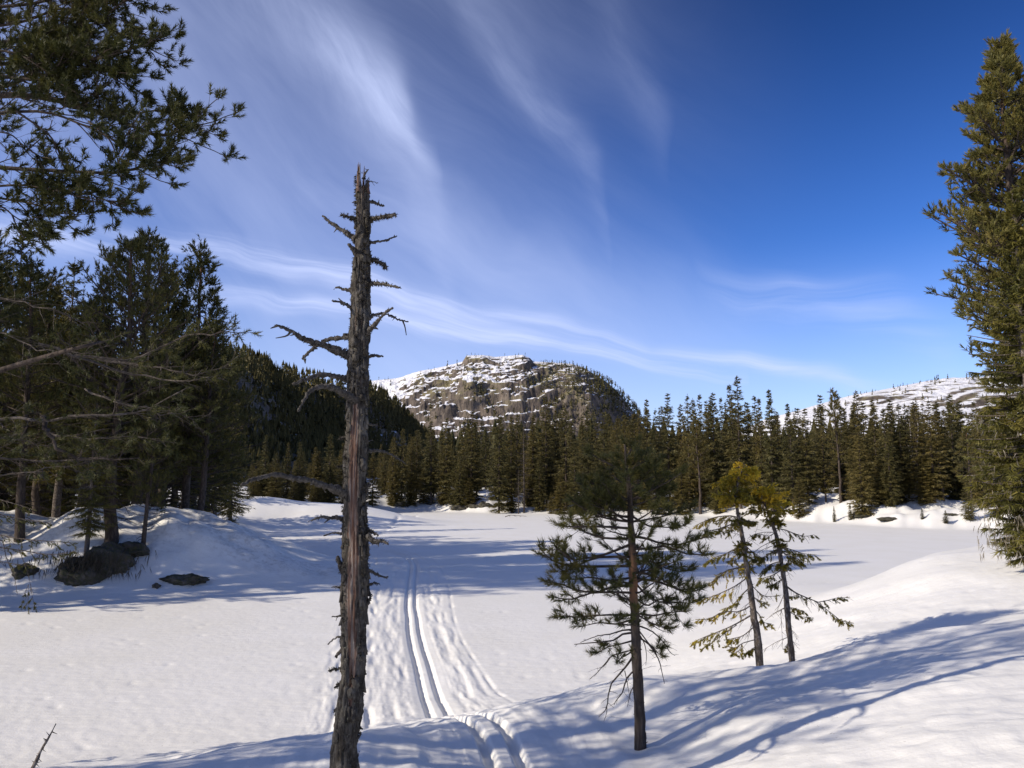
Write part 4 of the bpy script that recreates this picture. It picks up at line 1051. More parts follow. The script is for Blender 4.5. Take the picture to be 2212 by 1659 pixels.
# trees left of the picture whose long shadows cross the lake
for q, (x, y, s) in enumerate([(-17, 19.6, .95), (-22, 18.5, 1.05), (-27, 20, 1.1), (-31, 22, 1.1), (-26, 26, 1.15), (-33, 29, 1.2), (-38, 24, 1.2), (-20, 23.0, .9), (-25, 22.0, 1.0), (-29, 27.5, 1.1), (-22, 27.5, 1.0)]):
    src, h0 = GT['absta'[q % 5]]; place(src, (x, y, g1(x, y) - .1), (s, s, s), q * 1.3, 'shore tree standing left of the view whose shadow crosses the lake', 'shore trees left of the view')

_w, _n = pine_tree(20, 10.5, 3.0, 331, .24, 11, .16, .034, 70, tw=8, tuft_l=.24, side=1.0, top_pow=.5, dead=4, fans=3)
TALL = make_tree('tall_shore_pine', _w, _n, M_BARK, M_PINE, 'pine')
for q, (x, y, s_) in enumerate([(-19, 18.6, 1.0), (-21.5, 16.6, .98), (-20, 21.5, 1.0), (-25, 18.6, 1.05), (-19.5, 24.5, .95), (-27, 15.5, 1.1)]):
    place(TALL, (x, y, g1(x, y) - .1), s_, q * 1.1, 'tall bare-stemmed pine left of the view shading the lake', 'tall pines left of the view')

def small_pine_at_knoll():
    rng = np.random.default_rng(61); w_ = Geo(); sh = []
    x, y, z = at_ground(463, 1178, 24, 34); e = empty('young_pine', (x, y, z), 'thin leaning young pine with flat tufted head on the knoll shoulder', 'pine')
    def L(px, py, dy=0): p = W(px, py, y); return np.array([p[0] - x, dy, p[2] - z])
    st = spline([L(463, 1180), L(466, 1140), L(462, 1110), L(455, 1085)], 8); tube(w_, st, np.linspace(.035, .02, 8), 5)
    for a_, b_ in [((466, 1140), (510, 1136)), ((465, 1130), (500, 1112)), ((464, 1122), (508, 1128)), ((463, 1115), (425, 1105)), ((460, 1105), (500, 1085)), ((460, 1100), (422, 1085)), ((466, 1145), (440, 1135))]:
        p = curve_to(L(*a_), L(*b_) - L(*a_) + [0, rng.normal(0, .2), 0], np.linalg.norm(L(*b_) - L(*a_)), .1, rng, 5); tube(w_, p, np.linspace(.014, .006, 5), 3)
        side_twigs(w_, sh, p, .007, rng, 9, .35, .4, .3, 2, .95, .12, .35)
    n_ = Geo(); shoots(n_, sh, 16, .08, .014, rng); w_.obj('trunk', M_BARK, e, True); n_.obj('crown', M_PINE, e)
small_pine_at_knoll()

def bank_rock(px, py, d0, d1, sz, seed, label, dz=0):
    x, y, z = at_ground(px, py, d0, d1); return rock((x, y, z + dz), sz, seed, label, 'dark mossy rocks on the knoll')
bank_rock(200, 1245, 19, 25, (.62, .5, .42), 401, 'big dark mossy boulder under the roots of the grove, left part', .10)
bank_rock(250, 1228, 19, 26, (.60, .5, .50), 402, 'big dark mossy boulder under the roots of the grove, middle part', .12)
bank_rock(300, 1196, 20, 27, (.45, .4, .26), 403, 'right end of the dark mossy bank beside the leaning trunk', .08)
bank_rock(76, 1238, 18, 25, (.30, .3, .22), 404, 'dark stone in the snow left of the mossy boulder', .04)
bank_rock(416, 1256, 18, 25, (.55, .35, .15), 405, 'flat dark stone melting out of the snow right of the boulder', .04)
bank_rock(356, 1268, 18, 25, (.13, .12, .07), 406, 'tiny dark stone at the foot of the knoll', .02)
bank_rock(478, 1174, 26, 34, (.62, .5, .16), 407, 'low dark rock on the right shoulder of the knoll', .02)
def roots():
    rng = np.random.default_rng(71); g = Geo(); x, y, z = at_ground(225, 1240, 19, 25)
    P = []; D = []
    for q in range(420):
        P.append([rng.normal(0, .75), rng.uniform(-.75, -.25), rng.uniform(.1, .75)]); D.append([rng.normal(0, .35), -.25, -1])
    needles(g, P, D, .1, 3, .26, .016, rng, .35, (.05, .3))
    o = g.obj('hanging_roots', M_LICHEN); o.location = (x, y, z); prop(o, 'tangle of hanging roots and dry twigs over the mossy boulder', 'roots')
roots()

# ------------------------------------------------------------------ the dead snag in front
def snag():
    D0 = 4.7
    prof = [(378, 768, 800), (395, 768.5, 799), (516, 767.6, 800.9), (607, 760, 799.4), (697, 757.6, 797.8), (788, 753.4, 794.8), (899, 749.5, 794.2), (1020, 741, 791.8), (1111, 739.8, 791.8), (1201, 738.9, 796.4), (1292, 735.9, 796.4), (1383, 737.3, 791), (1461, 736, 788), (1539, 724.3, 781.6), (1617, 716.5, 770), (1659, 713.8, 772.5), (1800, 704, 772)]
    xb = (prof[-2][1] + prof[-2][2]) / 2; bx = W(xb, 1659, D0)[0]; bz = g1(bx, D0)
    e = empty('dead_tree', (bx, D0, bz), 'tall dead pine snag with broken top, peeling bark and a reddish wood streak', 'dead tree')
    def L(px, py, dy=0.0): p = W(px, py, D0 + dy); return p - np.array([bx, D0, bz])
    zz = []; cx_ = []; rr = []
    for py, xl, xr in prof:
        a = L(xl, py); b = L(xr, py); zz.append(a[2]); cx_.append((a[0] + b[0]) / 2); rr.append((b[0] - a[0]) / 2)
    o = np.argsort(zz); zz = np.array(zz)[o]; cx_ = np.array(cx_)[o]; rr = np.array(rr)[o]
    ztop = zz[-1]; zbot = min(zz[0], -.15)
    nz, na = 620, 84; z = np.linspace(zbot, ztop, nz); th = np.linspace(0, 2 * pi, na, endpoint=False)
    Z, T = np.meshgrid(z, th, indexing='ij'); c = np.interp(Z, zz, cx_); r = np.interp(Z, zz, rr) * (1.0 + .35 * np.exp(-np.maximum(Z, 0) / .12))
    X3 = np.cos(T) * 3.2; Y3 = np.sin(T) * 3.2
    ridg = np.abs(fbm(X3 * 1.6, Y3 * 1.6, Z * 2.6, seed=501, oct=4)); plates = fbm(X3 * 2.4, Y3 * 2.4, Z * 6, seed=502, oct=4)
    # the bare streak on the camera side (-y), reddish, sunk below the bark
    ang = np.mod(T + pi / 2 + pi, 2 * pi) - pi                     # 0 faces the camera
    zs = lambda py: L(760, py)[2]
    cen = np.interp(Z, [zs(1480), zs(1300), zs(1100), zs(900), zs(860)], [.2, -.15, .05, -.1, -.1])
    wid = np.interp(Z, [zs(1560), zs(1420), zs(1200), zs(1000), zs(880), zs(850)], [0, .7, 1.0, .85, .65, 0])
    red = np.clip(1.2 - np.abs(ang - cen + .25 * fbm(X3, Y3, Z * 3, seed=503)) / np.maximum(wid, .01), 0, 1) * (wid > .02)
    red = np.maximum(red, .75 * sm(plates, .30, .42) * sm(Z, zs(1500), zs(700)))
    red = np.maximum(red, .45 * sm(Z, zs(640), zs(500)))
    barkd = .012 * plates + .018 * (ridg - .25) + .004 * vn(X3 * 14, Y3 * 14, Z * 60, seed=505)
    dsp = barkd * (1 - .75 * np.clip(red, 0, 1)) - .010 * np.clip(red, 0, 1) + .005 * vn(X3 * 9, Y3 * 9, Z * 2, seed=506) * red
    dsp += .008 * sm(vn(X3 * 3, Y3 * 3, Z * 9, seed=507), .35, .6)
    # lengthwise cracks
    crk = np.exp(-((np.abs(np.mod(ang * 1.9 + .9 * vn(Z * 1.2, Z * 0, seed=508), 1) - .5)) / .035) ** 2) * sm(vn(Z * 1.5, Z * 0 + np.floor(ang * 1.9), seed=509), -.1, .2)
    R_ = r * 0.93 + dsp - .012 * crk
    # splintered top
    topcut = ztop - .10 * (fbm(np.cos(T) * 2.2, np.sin(T) * 2.2, seed=511, oct=4) * .5 + .5) ** 1.0 * 2.2 + .03
    Zc = np.where(Z > topcut, topcut + (Z - topcut) * .08, Z); R_ = np.where(Z > topcut, R_ * (1 - sm(Z, topcut, topcut + .12) * .65), R_)
    V = np.stack([c + R_ * np.cos(T), R_ * np.sin(T), Zc], -1).reshape(-1, 3)
    i = np.arange(nz - 1)[:, None] * na; j = np.arange(na)[None]
    F = np.stack([i + j, i + (j + 1) % na, i + na + (j + 1) % na, i + na + j], -1).reshape(-1, 4)
    g = Geo(); g.add(V, F, np.clip(red, 0, 1).ravel() * .62 + .0)
    cap = np.array([[c[-1, 0], 0, ztop - .12]]); g.V.append(cap); g.T.append(np.array([.6])); k_ = g.n; g.n += 1
    g.F.append(np.stack([(nz - 1) * na + j[0], (nz - 1) * na + (j[0] + 1) % na, np.full(na, k_)], -1))
    g.obj('trunk', M_SNAG, e, True)
    rng = np.random.default_rng(515)
    # loose plates of bark: bent chips standing off the trunk
    for q in range(250):
        zq = rng.uniform(-.05, ztop - .25); a = rng.choice([0, pi]) + rng.normal(0, .75) if q % 3 else rng.uniform(pi, 2 * pi)
        ang_q = (a + pi / 2 + pi) % (2 * pi) - pi
        if zs(1450) < zq < zs(880) and abs(ang_q) < .55: continue
        cq = np.interp(zq, zz, cx_); rq = np.interp(zq, zz, rr) * .955; w = rng.uniform(.008, .024); h = rng.uniform(.02, .075); lift = rng.uniform(.004, .02)
        O = np.array([cq + rq * cos(a), rq * sin(a), zq]); N = np.array([cos(a), sin(a), 0]); S = np.array([-sin(a), cos(a), 0]); U = np.array([0, 0, 1.0])
        pts = []
        for (u, v, l) in [(-1, -.5, .3), (0, -.6, .9), (1, -.4, .4), (1, .5, .1), (0, .6, .2), (-1, .45, .1)]:
            pts.append(O + S * w * u * rng.uniform(.7, 1.2) + U * h * v * rng.uniform(.7, 1.2) + N * lift * l)
        b = [p_ - N * .010 for p_ in pts]
        gg = Geo(); gg.add(pts + b, [[0, 1, 4, 5], [1, 2, 3, 4], [6, 11, 10, 7], [7, 10, 9, 8], [0, 6, 7, 1], [1, 7, 8, 2], [2, 8, 9, 3], [3, 9, 10, 4], [4, 10, 11, 5], [5, 11, 6, 0]], rng.uniform(0, .25))
        gg.obj('bark_plate', M_SNAG, e)
    # splinters at the broken top
    gs = Geo()
    for q in range(22):
        a = rng.uniform(0, 2 * pi); cq = cx_[-1]; rq = rr[-1] * rng.uniform(.55, .9); O = np.array([cq + rq * cos(a), rq * sin(a), ztop - .12])
        tube(gs, [O, O + [rng.normal(0, .006), rng.normal(0, .006), rng.uniform(.06, .15) * (1.3 if cos(a) < 0 else .8)]], [rng.uniform(.007, .016), .001], 4, .5)
    gs.obj('splintered_top', M_SNAG, e)
    # lichen all over the trunk
    gl = Geo(); P = []; D = []
    for q in range(3600):
        zq = rng.uniform(0, ztop); a = rng.uniform(0, 2 * pi)
        if vn(cos(a) * 2, sin(a) * 2, zq * 3.0, seed=520) < .02: continue
        ang_q = (a + pi / 2 + pi) % (2 * pi) - pi
        if zs(1450) < zq < zs(880) and abs(ang_q) < .6: continue
        cq = np.interp(zq, zz, cx_); rq = np.interp(zq, zz, rr); P.append([cq + rq * .93 * cos(a), rq * .93 * sin(a), zq]); D.append([cos(a), sin(a), rng.normal(-.2, .4)])
    needles(gl, P, D, .004, 5, .017, .0045, rng, rng.uniform(.2, .8, len(P)), (.2, 1.2)); prop(gl.obj('lichen', M_LICHEN, e), 'dark beard lichen clinging to the trunk', kind='stuff')
    # branches, traced from the photograph
    def c4(x, y): return ((1000 + x / 1.843) / 1.7938, (600 + y / 1.843) / 1.7938)
    def c5(x, y): return ((1000 + x / 1.843) / 1.7938, (1450 + y / 1.843) / 1.7938)
    def c6(x, y): return ((1000 + x / 2.138) / 1.7938, (2200 + y / 2.138) / 1.7938)
    B = [ # points, base radius, tip radius, moss, depth swing, sub-branches
     (c4, [(715, 337), (695, 337), (672, 340)], .008, .003, 0, 0, []),
     (c4, [(712, 468), (680, 455), (640, 440), (590, 428)], .011, .007, 1.3, -.06, []),
     (c4, [(705, 606), (655, 575), (610, 545), (560, 512), (510, 478), (463, 434)], .019, .007, .7, .05, []),
     (c4, [(700, 690), (676, 668), (652, 642)], .016, .010, .3, -.08, []),
     (c4, [(680, 980), (640, 965), (600, 953), (555, 948)], .010, .006, .2, .1, [[(635, 965), (635, 982)]]),
     (c4, [(675, 1108), (630, 1070), (590, 1055), (530, 1037)], .012, .006, .1, -.1, [[(622, 1066), (590, 1040), (573, 1021)]]),
     (c4, [(665, 1440), (610, 1418), (540, 1392), (470, 1362), (400, 1338), (330, 1318), (290, 1295), (240, 1262), (190, 1240), (128, 1213)], .029, .007, .55, -.25, [[(160, 1235), (112, 1255)], [(245, 1268), (215, 1300), (138, 1316)], [(440, 1350), (395, 1340), (345, 1352)]]),
     (c4, [(670, 1296), (600, 1305), (520, 1313), (450, 1340), (400, 1380), (350, 1420), (316, 1458)], .016, .009, .3, .15, [[(400, 1380), (425, 1385)], [(325, 1450), (328, 1485)]]),
     (c4, [(668, 1286), (640, 1284), (610, 1281)], .008, .005, .2, 0, []),
     (c4, [(655, 1604), (600, 1590), (540, 1578), (440, 1570), (380, 1592), (310, 1612), (250, 1640)], .019, .010, .1, -.2, []),
     (c4, [(756, 175), (764, 140), (782, 102)], .009, .004, .1, 0, []),
     (c4, [(770, 186), (810, 188), (852, 201)], .005, .002, 0, .05, []),
     (c4, [(795, 335), (830, 338), (860, 350), (897, 368)], .011, .006, .2, .05, []),
     (c4, [(795, 470), (830, 455), (870, 446), (930, 440), (985, 430)], .016, .008, 1.3, -.08, [[(940, 440), (985, 422)]]),
     (c4, [(795, 630), (850, 620), (915, 611), (950, 595), (993, 582)], .009, .004, .0, .1, [[(970, 588), (972, 568)], [(915, 611), (918, 622)]]),
     (c4, [(795, 745), (850, 762), (890, 775), (912, 808)], .015, .009, 1.7, .05, [[(800, 745), (818, 718)]]),
     (c4, [(790, 922), (850, 918), (910, 928), (960, 940), (1017, 948)], .012, .006, .6, -.15, [[(925, 930), (932, 915)]]),
     (c4, [(785, 1168), (830, 1145), (900, 1132), (960, 1158), (1020, 1180), (1070, 1195)], .011, .004, .3, .15, [[(1028, 1178), (1045, 1220), (1056, 1284)]]),
     (c4, [(765, 1292), (800, 1245), (840, 1205), (885, 1150), (925, 1115), (962, 1092)], .016, .007, .4, -.2, [[(830, 1228), (852, 1238)]]),
     (c4, [(775, 1446), (820, 1436), (892, 1438)], .011, .006, .15, 0, [[(828, 1436), (832, 1420)]]),
     (c4, [(780, 1496), (802, 1502)], .004, .002, 0, 0, []),
     (c5, [(720, 215), (680, 175), (640, 150), (590, 125), (540, 100), (490, 88), (430, 92), (380, 115), (345, 155), (318, 205), (285, 262)], .027, .006, .1, -.45, []),
     (c5, [(640, 868), (590, 840), (540, 818), (480, 795), (400, 768), (330, 752), (240, 740), (120, 715), (20, 735), (-60, 760), (-110, 790)], .024, .008, .1, -.55, [[(380, 765), (350, 790)]]),
     (c5, [(745, 552), (800, 545), (860, 546), (920, 562), (980, 592), (1055, 645)], .013, .004, .0, .35, []),
     (c5, [(780, 480), (822, 468)], .005, .002, 0, .1, []),
     (c5, [(775, 350), (815, 362), (850, 366)], .010, .004, .3, .1, []),
     (c5, [(620, 1036), (560, 1022), (510, 1026), (455, 1020), (380, 1046)], .014, .005, .2, -.1, [[(512, 1030), (472, 1062)], [(455, 1020), (452, 1000)]]),
     (c5, [(612, 1138), (570, 1134), (525, 1137), (466, 1151)], .008, .004, .1, 0, []),
     (c5, [(745, 1120), (790, 1165), (835, 1196), (880, 1190), (928, 1212)], .021, .006, .8, -.2, [[(860, 1195), (905, 1180)], [(835, 1196), (845, 1218)]]),
     (c5, [(775, 1112), (820, 1128), (856, 1150)], .012, .004, .9, -.05, []),
     (c5, [(780, 1402), (830, 1415), (870, 1440), (932, 1450)], .009, .005, .4, .05, []),
     (c5, [(780, 1502), (825, 1493), (868, 1497)], .007, .003, .6, 0, []),
     (c5, [(600, 1400), (580, 1340), (568, 1305)], .016, .010, .8, -.04, []),
     (c5, [(600, 1518), (560, 1520), (528, 1522)], .006, .002, .5, 0, []),
     (c5, [(650, 445), (610, 450), (575, 466)], .007, .004, 1.2, 0, []),
     (c5, [(650, 660), (600, 655), (560, 662)], .008, .003, 1.0, 0, []),
     (c5, [(760, 802), (800, 792)], .014, .010, 0, 0, []),
     (c6, [(705, 400), (660, 404), (608, 406)], .007, .003, .2, 0, []),
     (c6, [(700, 572), (655, 578), (615, 600), (575, 640)], .006, .003, .0, 0, []),
     (c6, [(700, 685), (665, 708), (642, 735)], .010, .007, .2, 0, []),
     (c6, [(700, 832), (650, 838), (588, 850)], .010, .003, 1.2, 0, [[(640, 838), (628, 825)]]),
     (c6, [(695, 955), (660, 975), (634, 998)], .009, .004, 1.2, 0, []),
     (c6, [(660, 1165), (640, 1180), (626, 1202)], .011, .003, .5, 0, []),
     (c6, [(840, 1328), (868, 1334)], .006, .004, .2, 0, []),
     (c6, [(905, 290), (930, 250), (928, 208)], .013, .005, .5, 0, []),
     (c6, [(805, 1402), (838, 1398), (850, 1360)], .010, .004, .2, 0, []),
     (c6, [(820, 1590), (835, 1530)], .006, .002, .2, 0, [])]
    for cv, pts, r0, r1, moss, sw, subs in B:
        def wp(q, t): px, py = cv(*q); return L(px, py, sw * t)
        P = spline([wp(q, i / (len(pts) - 1)) for i, q in enumerate(pts)], max(6, len(pts) * 5)); m = len(P)
        ln = np.linalg.norm(P[-1] - P[0]); g = Geo(); t = np.linspace(0, 1, m)
        rad = (r0 + (r1 - r0) * t ** .8) * (1 + .16 * rng.normal(size=m)) * (1 + .5 * np.exp(-t * 14)); P = P + rng.normal(0, .0025, P.shape)
        tube(g, P, rad, 8, .0)
        for q in range(int(ln * 16)):                    # knots and snapped twigs
            i = rng.integers(1, m - 1); d = unit(rng.normal(size=3)); tube(g, [P[i], P[i] + d * rng.uniform(.015, .045)], [rad[i] * .5, .0015], 4, 0)
        for s_ in subs:
            S = spline([wp(q, .6) for q in s_], 6); S[:, 1] = P[np.argmin(np.linalg.norm(P - S[0], axis=1)), 1]; tube(g, S, np.linspace(r1 * 1.0 + .0015, .0025, 6), 5, 0)
        b = g.obj('branch', M_GREY, e, True)
        if moss > .15:
            gm = Geo(); k_ = int(ln * 520 * moss * (1 + 20 * r0)); ii = np.clip((np.abs(rng.normal(0, .38, k_)) * m).astype(int), 0, m - 2) if moss < 1 else rng.integers(0, m - 1, k_)
            O = P[ii] + (P[ii + 1] - P[ii]) * rng.random((k_, 1)); dd = unit(rng.normal(size=(k_, 3)) + [0, 0, -.25])
            needles(gm, O + dd * rad[ii][:, None] * .8, dd, .004, 4, .008 + .006 * min(moss, 1.4), .004, rng, rng.uniform(.1, .6, k_), (.3, 1.3)); prop(gm.obj('moss', M_LICHEN, b), kind='stuff')
snag()

# ------------------------------------------------------------------ small pine in the foreground
def limb_path(pts, cv, D, fn, rng, m=9, swing=None):
    sw = rng.normal(0, .35) if swing is None else swing
    out = []
    for i, q in enumerate(pts):
        px, py = cv(*q); t = i / (len(pts) - 1); out.append(W(px, py, D + sw * t))
    return spline(out, m)
def young_pine():
    D0 = 6.5; cv = lambda x, y: ((2050 + x / 1.6586) / 1.7938, (1900 + y / 1.6586) / 1.7938)
    bx, by = W(1383, 1600, D0)[:2]; bz = g1(bx, by); base = np.array([bx, by, bz])
    e = empty('foreground_pine', tuple(base), 'small pine with long needle tufts standing alone on the near snowbank', 'pine')
    rng = np.random.default_rng(601)
    tr = spline([W(px, py, D0) for px, py in [(1383, 1625), (1382, 1560), (1377, 1450), (1372, 1350), (1367, 1250), (1364, 1150), (1361, 1090), (1356, 1030), (1350, 960)]], 40) - base
    tr[:, :2] += rng.normal(0, .0025, (40, 2)); rad = np.interp(np.linspace(0, 1, 40), [0, .05, .5, .85, 1], [.050, .044, .033, .018, .006]); g = Geo(); tube(g, tr, rad * (1 + .05 * rng.normal(size=40)), 14, np.repeat(np.exp(-((np.linspace(0, 1, 40) - .52) / .14) ** 2), 14).tolist() and .4)
    g.T[0] = np.repeat(.95 * np.exp(-((np.linspace(0, 1, 40) - .50) / .13) ** 2), 14)  # orange patch at mid-trunk: sunlight on the bark put into its colour
    for q in range(130):
        i = rng.integers(1, 30); a = rng.random() * 6.28; d = np.array([cos(a), sin(a), rng.normal(0, .3)]); tube(g, [tr[i] + d * rad[i] * .8, tr[i] + d * (rad[i] + rng.uniform(.004, .014))], [.006, .001], 3, .2)
    g.obj('trunk', M_BARK, e, True)
    Lb = [ # live limbs: points, radius, twigs, twig length
     ([(652, 175), (520, 160), (400, 175), (250, 190)], .010, 10, 0.172), ([(655, 245), (450, 232), (330, 235), (225, 232)], .011, 12, 0.172),
     ([(656, 310), (500, 308), (400, 285), (330, 250)], .012, 10, 0.165), ([(660, 345), (480, 415), (330, 440), (270, 440), (160, 355)], .012, 13, 0.172),
     ([(662, 430), (450, 430), (320, 480), (240, 520), (190, 500)], .011, 12, 0.165), ([(665, 485), (400, 490), (250, 480), (150, 450), (80, 385)], .012, 12, 0.172), ([(280, 485), (240, 410), (185, 350)], .006, 5, 0.106),
     ([(668, 560), (520, 580), (400, 560), (280, 575)], .010, 11, 0.158), ([(672, 610), (540, 620), (430, 655), (300, 640), (200, 600), (130, 595)], .012, 12, 0.158), ([(675, 660), (560, 655), (400, 660), (280, 700), (170, 690)], .011, 12, 0.145),
     ([(690, 805), (550, 800), (420, 805), (300, 815), (230, 805), (165, 820)], .009, 11, 0.132), ([(690, 822), (560, 860), (470, 850), (400, 860), (320, 880)], .008, 8, 0.119), ([(690, 960), (580, 990), (500, 1010), (420, 1060)], .008, 9, 0.112), ([(692, 1000), (640, 1050), (590, 1080), (570, 1105)], .007, 5, 0.092),
     ([(664, 165), (760, 225), (850, 235), (940, 240)], .010, 9, 0.145), ([(940, 240), (990, 225), (1040, 190)], .005, 4, 0.079), ([(668, 300), (740, 305), (830, 335), (950, 350), (1060, 322), (1150, 292)], .012, 11, 0.145),
     ([(672, 375), (760, 375), (880, 360), (1000, 405), (1060, 410), (1140, 420)], .011, 11, 0.145), ([(675, 460), (780, 455), (880, 500), (960, 520), (1040, 515)], .010, 10, 0.132), ([(676, 420), (760, 420), (820, 470), (900, 440)], .008, 7, 0.119),
     ([(682, 530), (800, 545), (900, 600), (980, 640), (1050, 630)], .010, 10, 0.132), ([(684, 570), (800, 580), (920, 620), (1010, 655), (1110, 635)], .012, 11, 0.132), ([(688, 600), (760, 680), (850, 720), (960, 720), (1050, 725), (1110, 700)], .009, 9, 0.119),
     ([(692, 700), (760, 740), (840, 700), (900, 720)], .009, 9, 0.119), ([(695, 790), (800, 805), (870, 790), (950, 780), (1010, 780)], .009, 8, 0.112), ([(697, 800), (800, 860), (900, 890)], .008, 8, 0.112), ([(900, 700), (960, 820), (1015, 880)], .004, 3, 0.066), ([(705, 900), (800, 1020), (870, 1070)], .006, 5, 0.079), ([(800, 1020), (860, 1015)], .004, 2, 0.059),
    ]
    for pts, r0, n, tl in Lb:
        P = limb_path(pts, cv, D0, None, rng) - base; g = Geo(); sh = []
        tube(g, P, np.linspace(r0, r0 * .35, len(P)), 5, .3, cap=False)
        side_twigs(g, sh, P, r0 * .5, rng, n, tl, .55, .28, 1, .95, .07, .60, .42)
        b = g.obj('branch', M_BARK, e, True); gn = Geo(); shoots(gn, sh, 54, .056, .0042, rng, (.5, 1.35)); gn.obj('needles', M_PINE, b)
    # limbs pointing to and away from the viewer, and the crown above the lake line
    for q in range(50):
        t = rng.uniform(.40, .985); i = int(t * 39); O = tr[i]; top = t > .62
        a = rng.uniform(0, 2 * pi) if top else rng.choice([pi / 2, -pi / 2]) + rng.normal(0, .5)
        Ln = np.interp(t, [.4, .6, .75, .9, 1], [.40, .50, .50, .36, .12]) * rng.uniform(.7, 1.15); P = curve_to(O, [cos(a), sin(a), .05 + 1.2 * max(0, t - .7)], Ln, .35, rng, 7, .1); g = Geo(); sh = []
        tube(g, P, np.linspace(.009, .003, 7), 4, .3, cap=False); side_twigs(g, sh, P, .005, rng, 8 if top else 5, .15, .55, .25, 1, .95, .055, .46 if top else .42, .4)
        b = g.obj('branch', M_BARK, e, True); gn = Geo(); shoots(gn, sh, 50, .056, .0042, rng, (.5, 1.35)); gn.obj('needles', M_PINE, b)
    for pts, r0, n in [([(685, 895), (600, 900), (520, 925), (440, 935), (330, 978)], .008, 8), ([(688, 915), (600, 925), (540, 965), (400, 980), (290, 990)], .010, 7), ([(690, 1035), (640, 1110), (600, 1160), (530, 1240), (505, 1340), (500, 1400), (448, 1455)], .010, 8), ([(500, 1380), (498, 1430), (480, 1488)], .004, 2),
                       ([(698, 1148), (640, 1190), (610, 1260), (600, 1300), (560, 1350), (545, 1380)], .008, 6), ([(700, 1230), (660, 1280), (645, 1330), (632, 1390)], .006, 4), ([(615, 1160), (630, 1230), (640, 1290), (652, 1340)], .004, 4), ([(690, 1020), (540, 1060), (500, 1100), (440, 1170), (390, 1213)], .006, 6), ([(520, 1075), (480, 1130), (420, 1150)], .004, 3),
                       ([(703, 870), (780, 900), (830, 940), (875, 990), (905, 1040), (938, 1062)], .007, 6), ([(710, 950), (770, 990), (830, 1080), (850, 1150), (870, 1243)], .008, 6), ([(706, 920), (740, 980), (755, 1060), (750, 1125)], .005, 3), ([(800, 870), (850, 900), (930, 922)], .004, 3), ([(705, 1180), (725, 1150), (728, 1195)], .006, 1), ([(860, 950), (890, 975), (915, 976)], .003, 2)]:
        P = limb_path(pts, cv, D0, None, rng) - base; g = Geo(); tube(g, P, np.linspace(r0, r0 * .3, len(P)), 5, .3, cap=False); side_twigs(g, [], P, r0 * .45, rng, n, .13, -.1, .2, 1, 0)
        prop(g.obj('branch', M_BARK, e, True), 'bare dead lower branch')
    # small faded red ribbon caught on a twig
    x, y, z = W(1256, 1322, 6.5); g = Geo()
    ps = [(0, 0, 0, .004), (.006, .002, -.018, .014), (.012, -.004, -.036, .020), (.008, .004, -.055, .018), (.016, 0, -.078, .008)]
    V = []; 
    for a, b, c, w in ps: V += [(a - w / 2, b, c), (a + w / 2, b + .003, c), (a - w / 2, b + .0015, c), (a + w / 2, b + .0045, c)]
    F = []
    for i in range(4): F += [[i * 4, i * 4 + 1, i * 4 + 5, i * 4 + 4], [i * 4 + 2, i * 4 + 6, i * 4 + 7, i * 4 + 3]]
    g.add(V, F, .5); m, k = mat('faded_red_cloth'); k.b.inputs['Base Color'].default_value = (.33, .10, .11, 1); o = g.obj('ribbon', m); o.location = (x, y, z); prop(o, 'small faded red ribbon hanging in the foreground pine', 'ribbon')
young_pine()

# ------------------------------------------------------------------ twin thin spruces beyond the snowbank crest
def spruce_limb(wood, need_sh, P, r, rng, n, tl, dens=1.0, droop=-.5, tint=.45):
    """limb with rows of short brush-like twigs, drooping at the outer end"""
    m = len(P); T = unit(np.gradient(P, axis=0)); tube(wood, P, np.linspace(r, r * .25, m), 4, .3, cap=False)
    for q in range(n):
        t = .12 + .88 * (q + rng.random()) / n; f = t * (m - 1); i = min(int(f), m - 2); O = P[i] + (P[i + 1] - P[i]) * (f - i); d = T[i]
        sd = unit(np.cross(d, [0, 0, 1.0])) * (1 if q % 2 else -1); dr = unit(d * rng.uniform(.4, 1.0) + sd * rng.uniform(.3, .9) + [0, 0, droop * rng.uniform(.4, 1.4)])
        l = tl * rng.uniform(.5, 1.2) * (1.1 - .5 * t); tp = curve_to(O, dr, l, droop * .5, rng, 3, .12); tube(wood, tp, [r * .3 + .001, .002, .0015], 3, .3, cap=False)
        live = rng.random() < dens * sm(t, .0, .45)
        if live:
            need_sh.append((O + dr * l * .2, tp[-1] - O, l * .85, tint + rng.normal(0, .1)))
            for z in range(2): 
                u = rng.uniform(.3, .9); need_sh.append((O + (tp[-1] - O) * u, unit(dr + rng.normal(0, .5, 3)), l * .5, tint + rng.normal(0, .1)))
    if rng.random() < dens: need_sh.append((P[-2], P[-1] - P[-2], np.linalg.norm(P[-1] - P[-2]) + .05, tint))
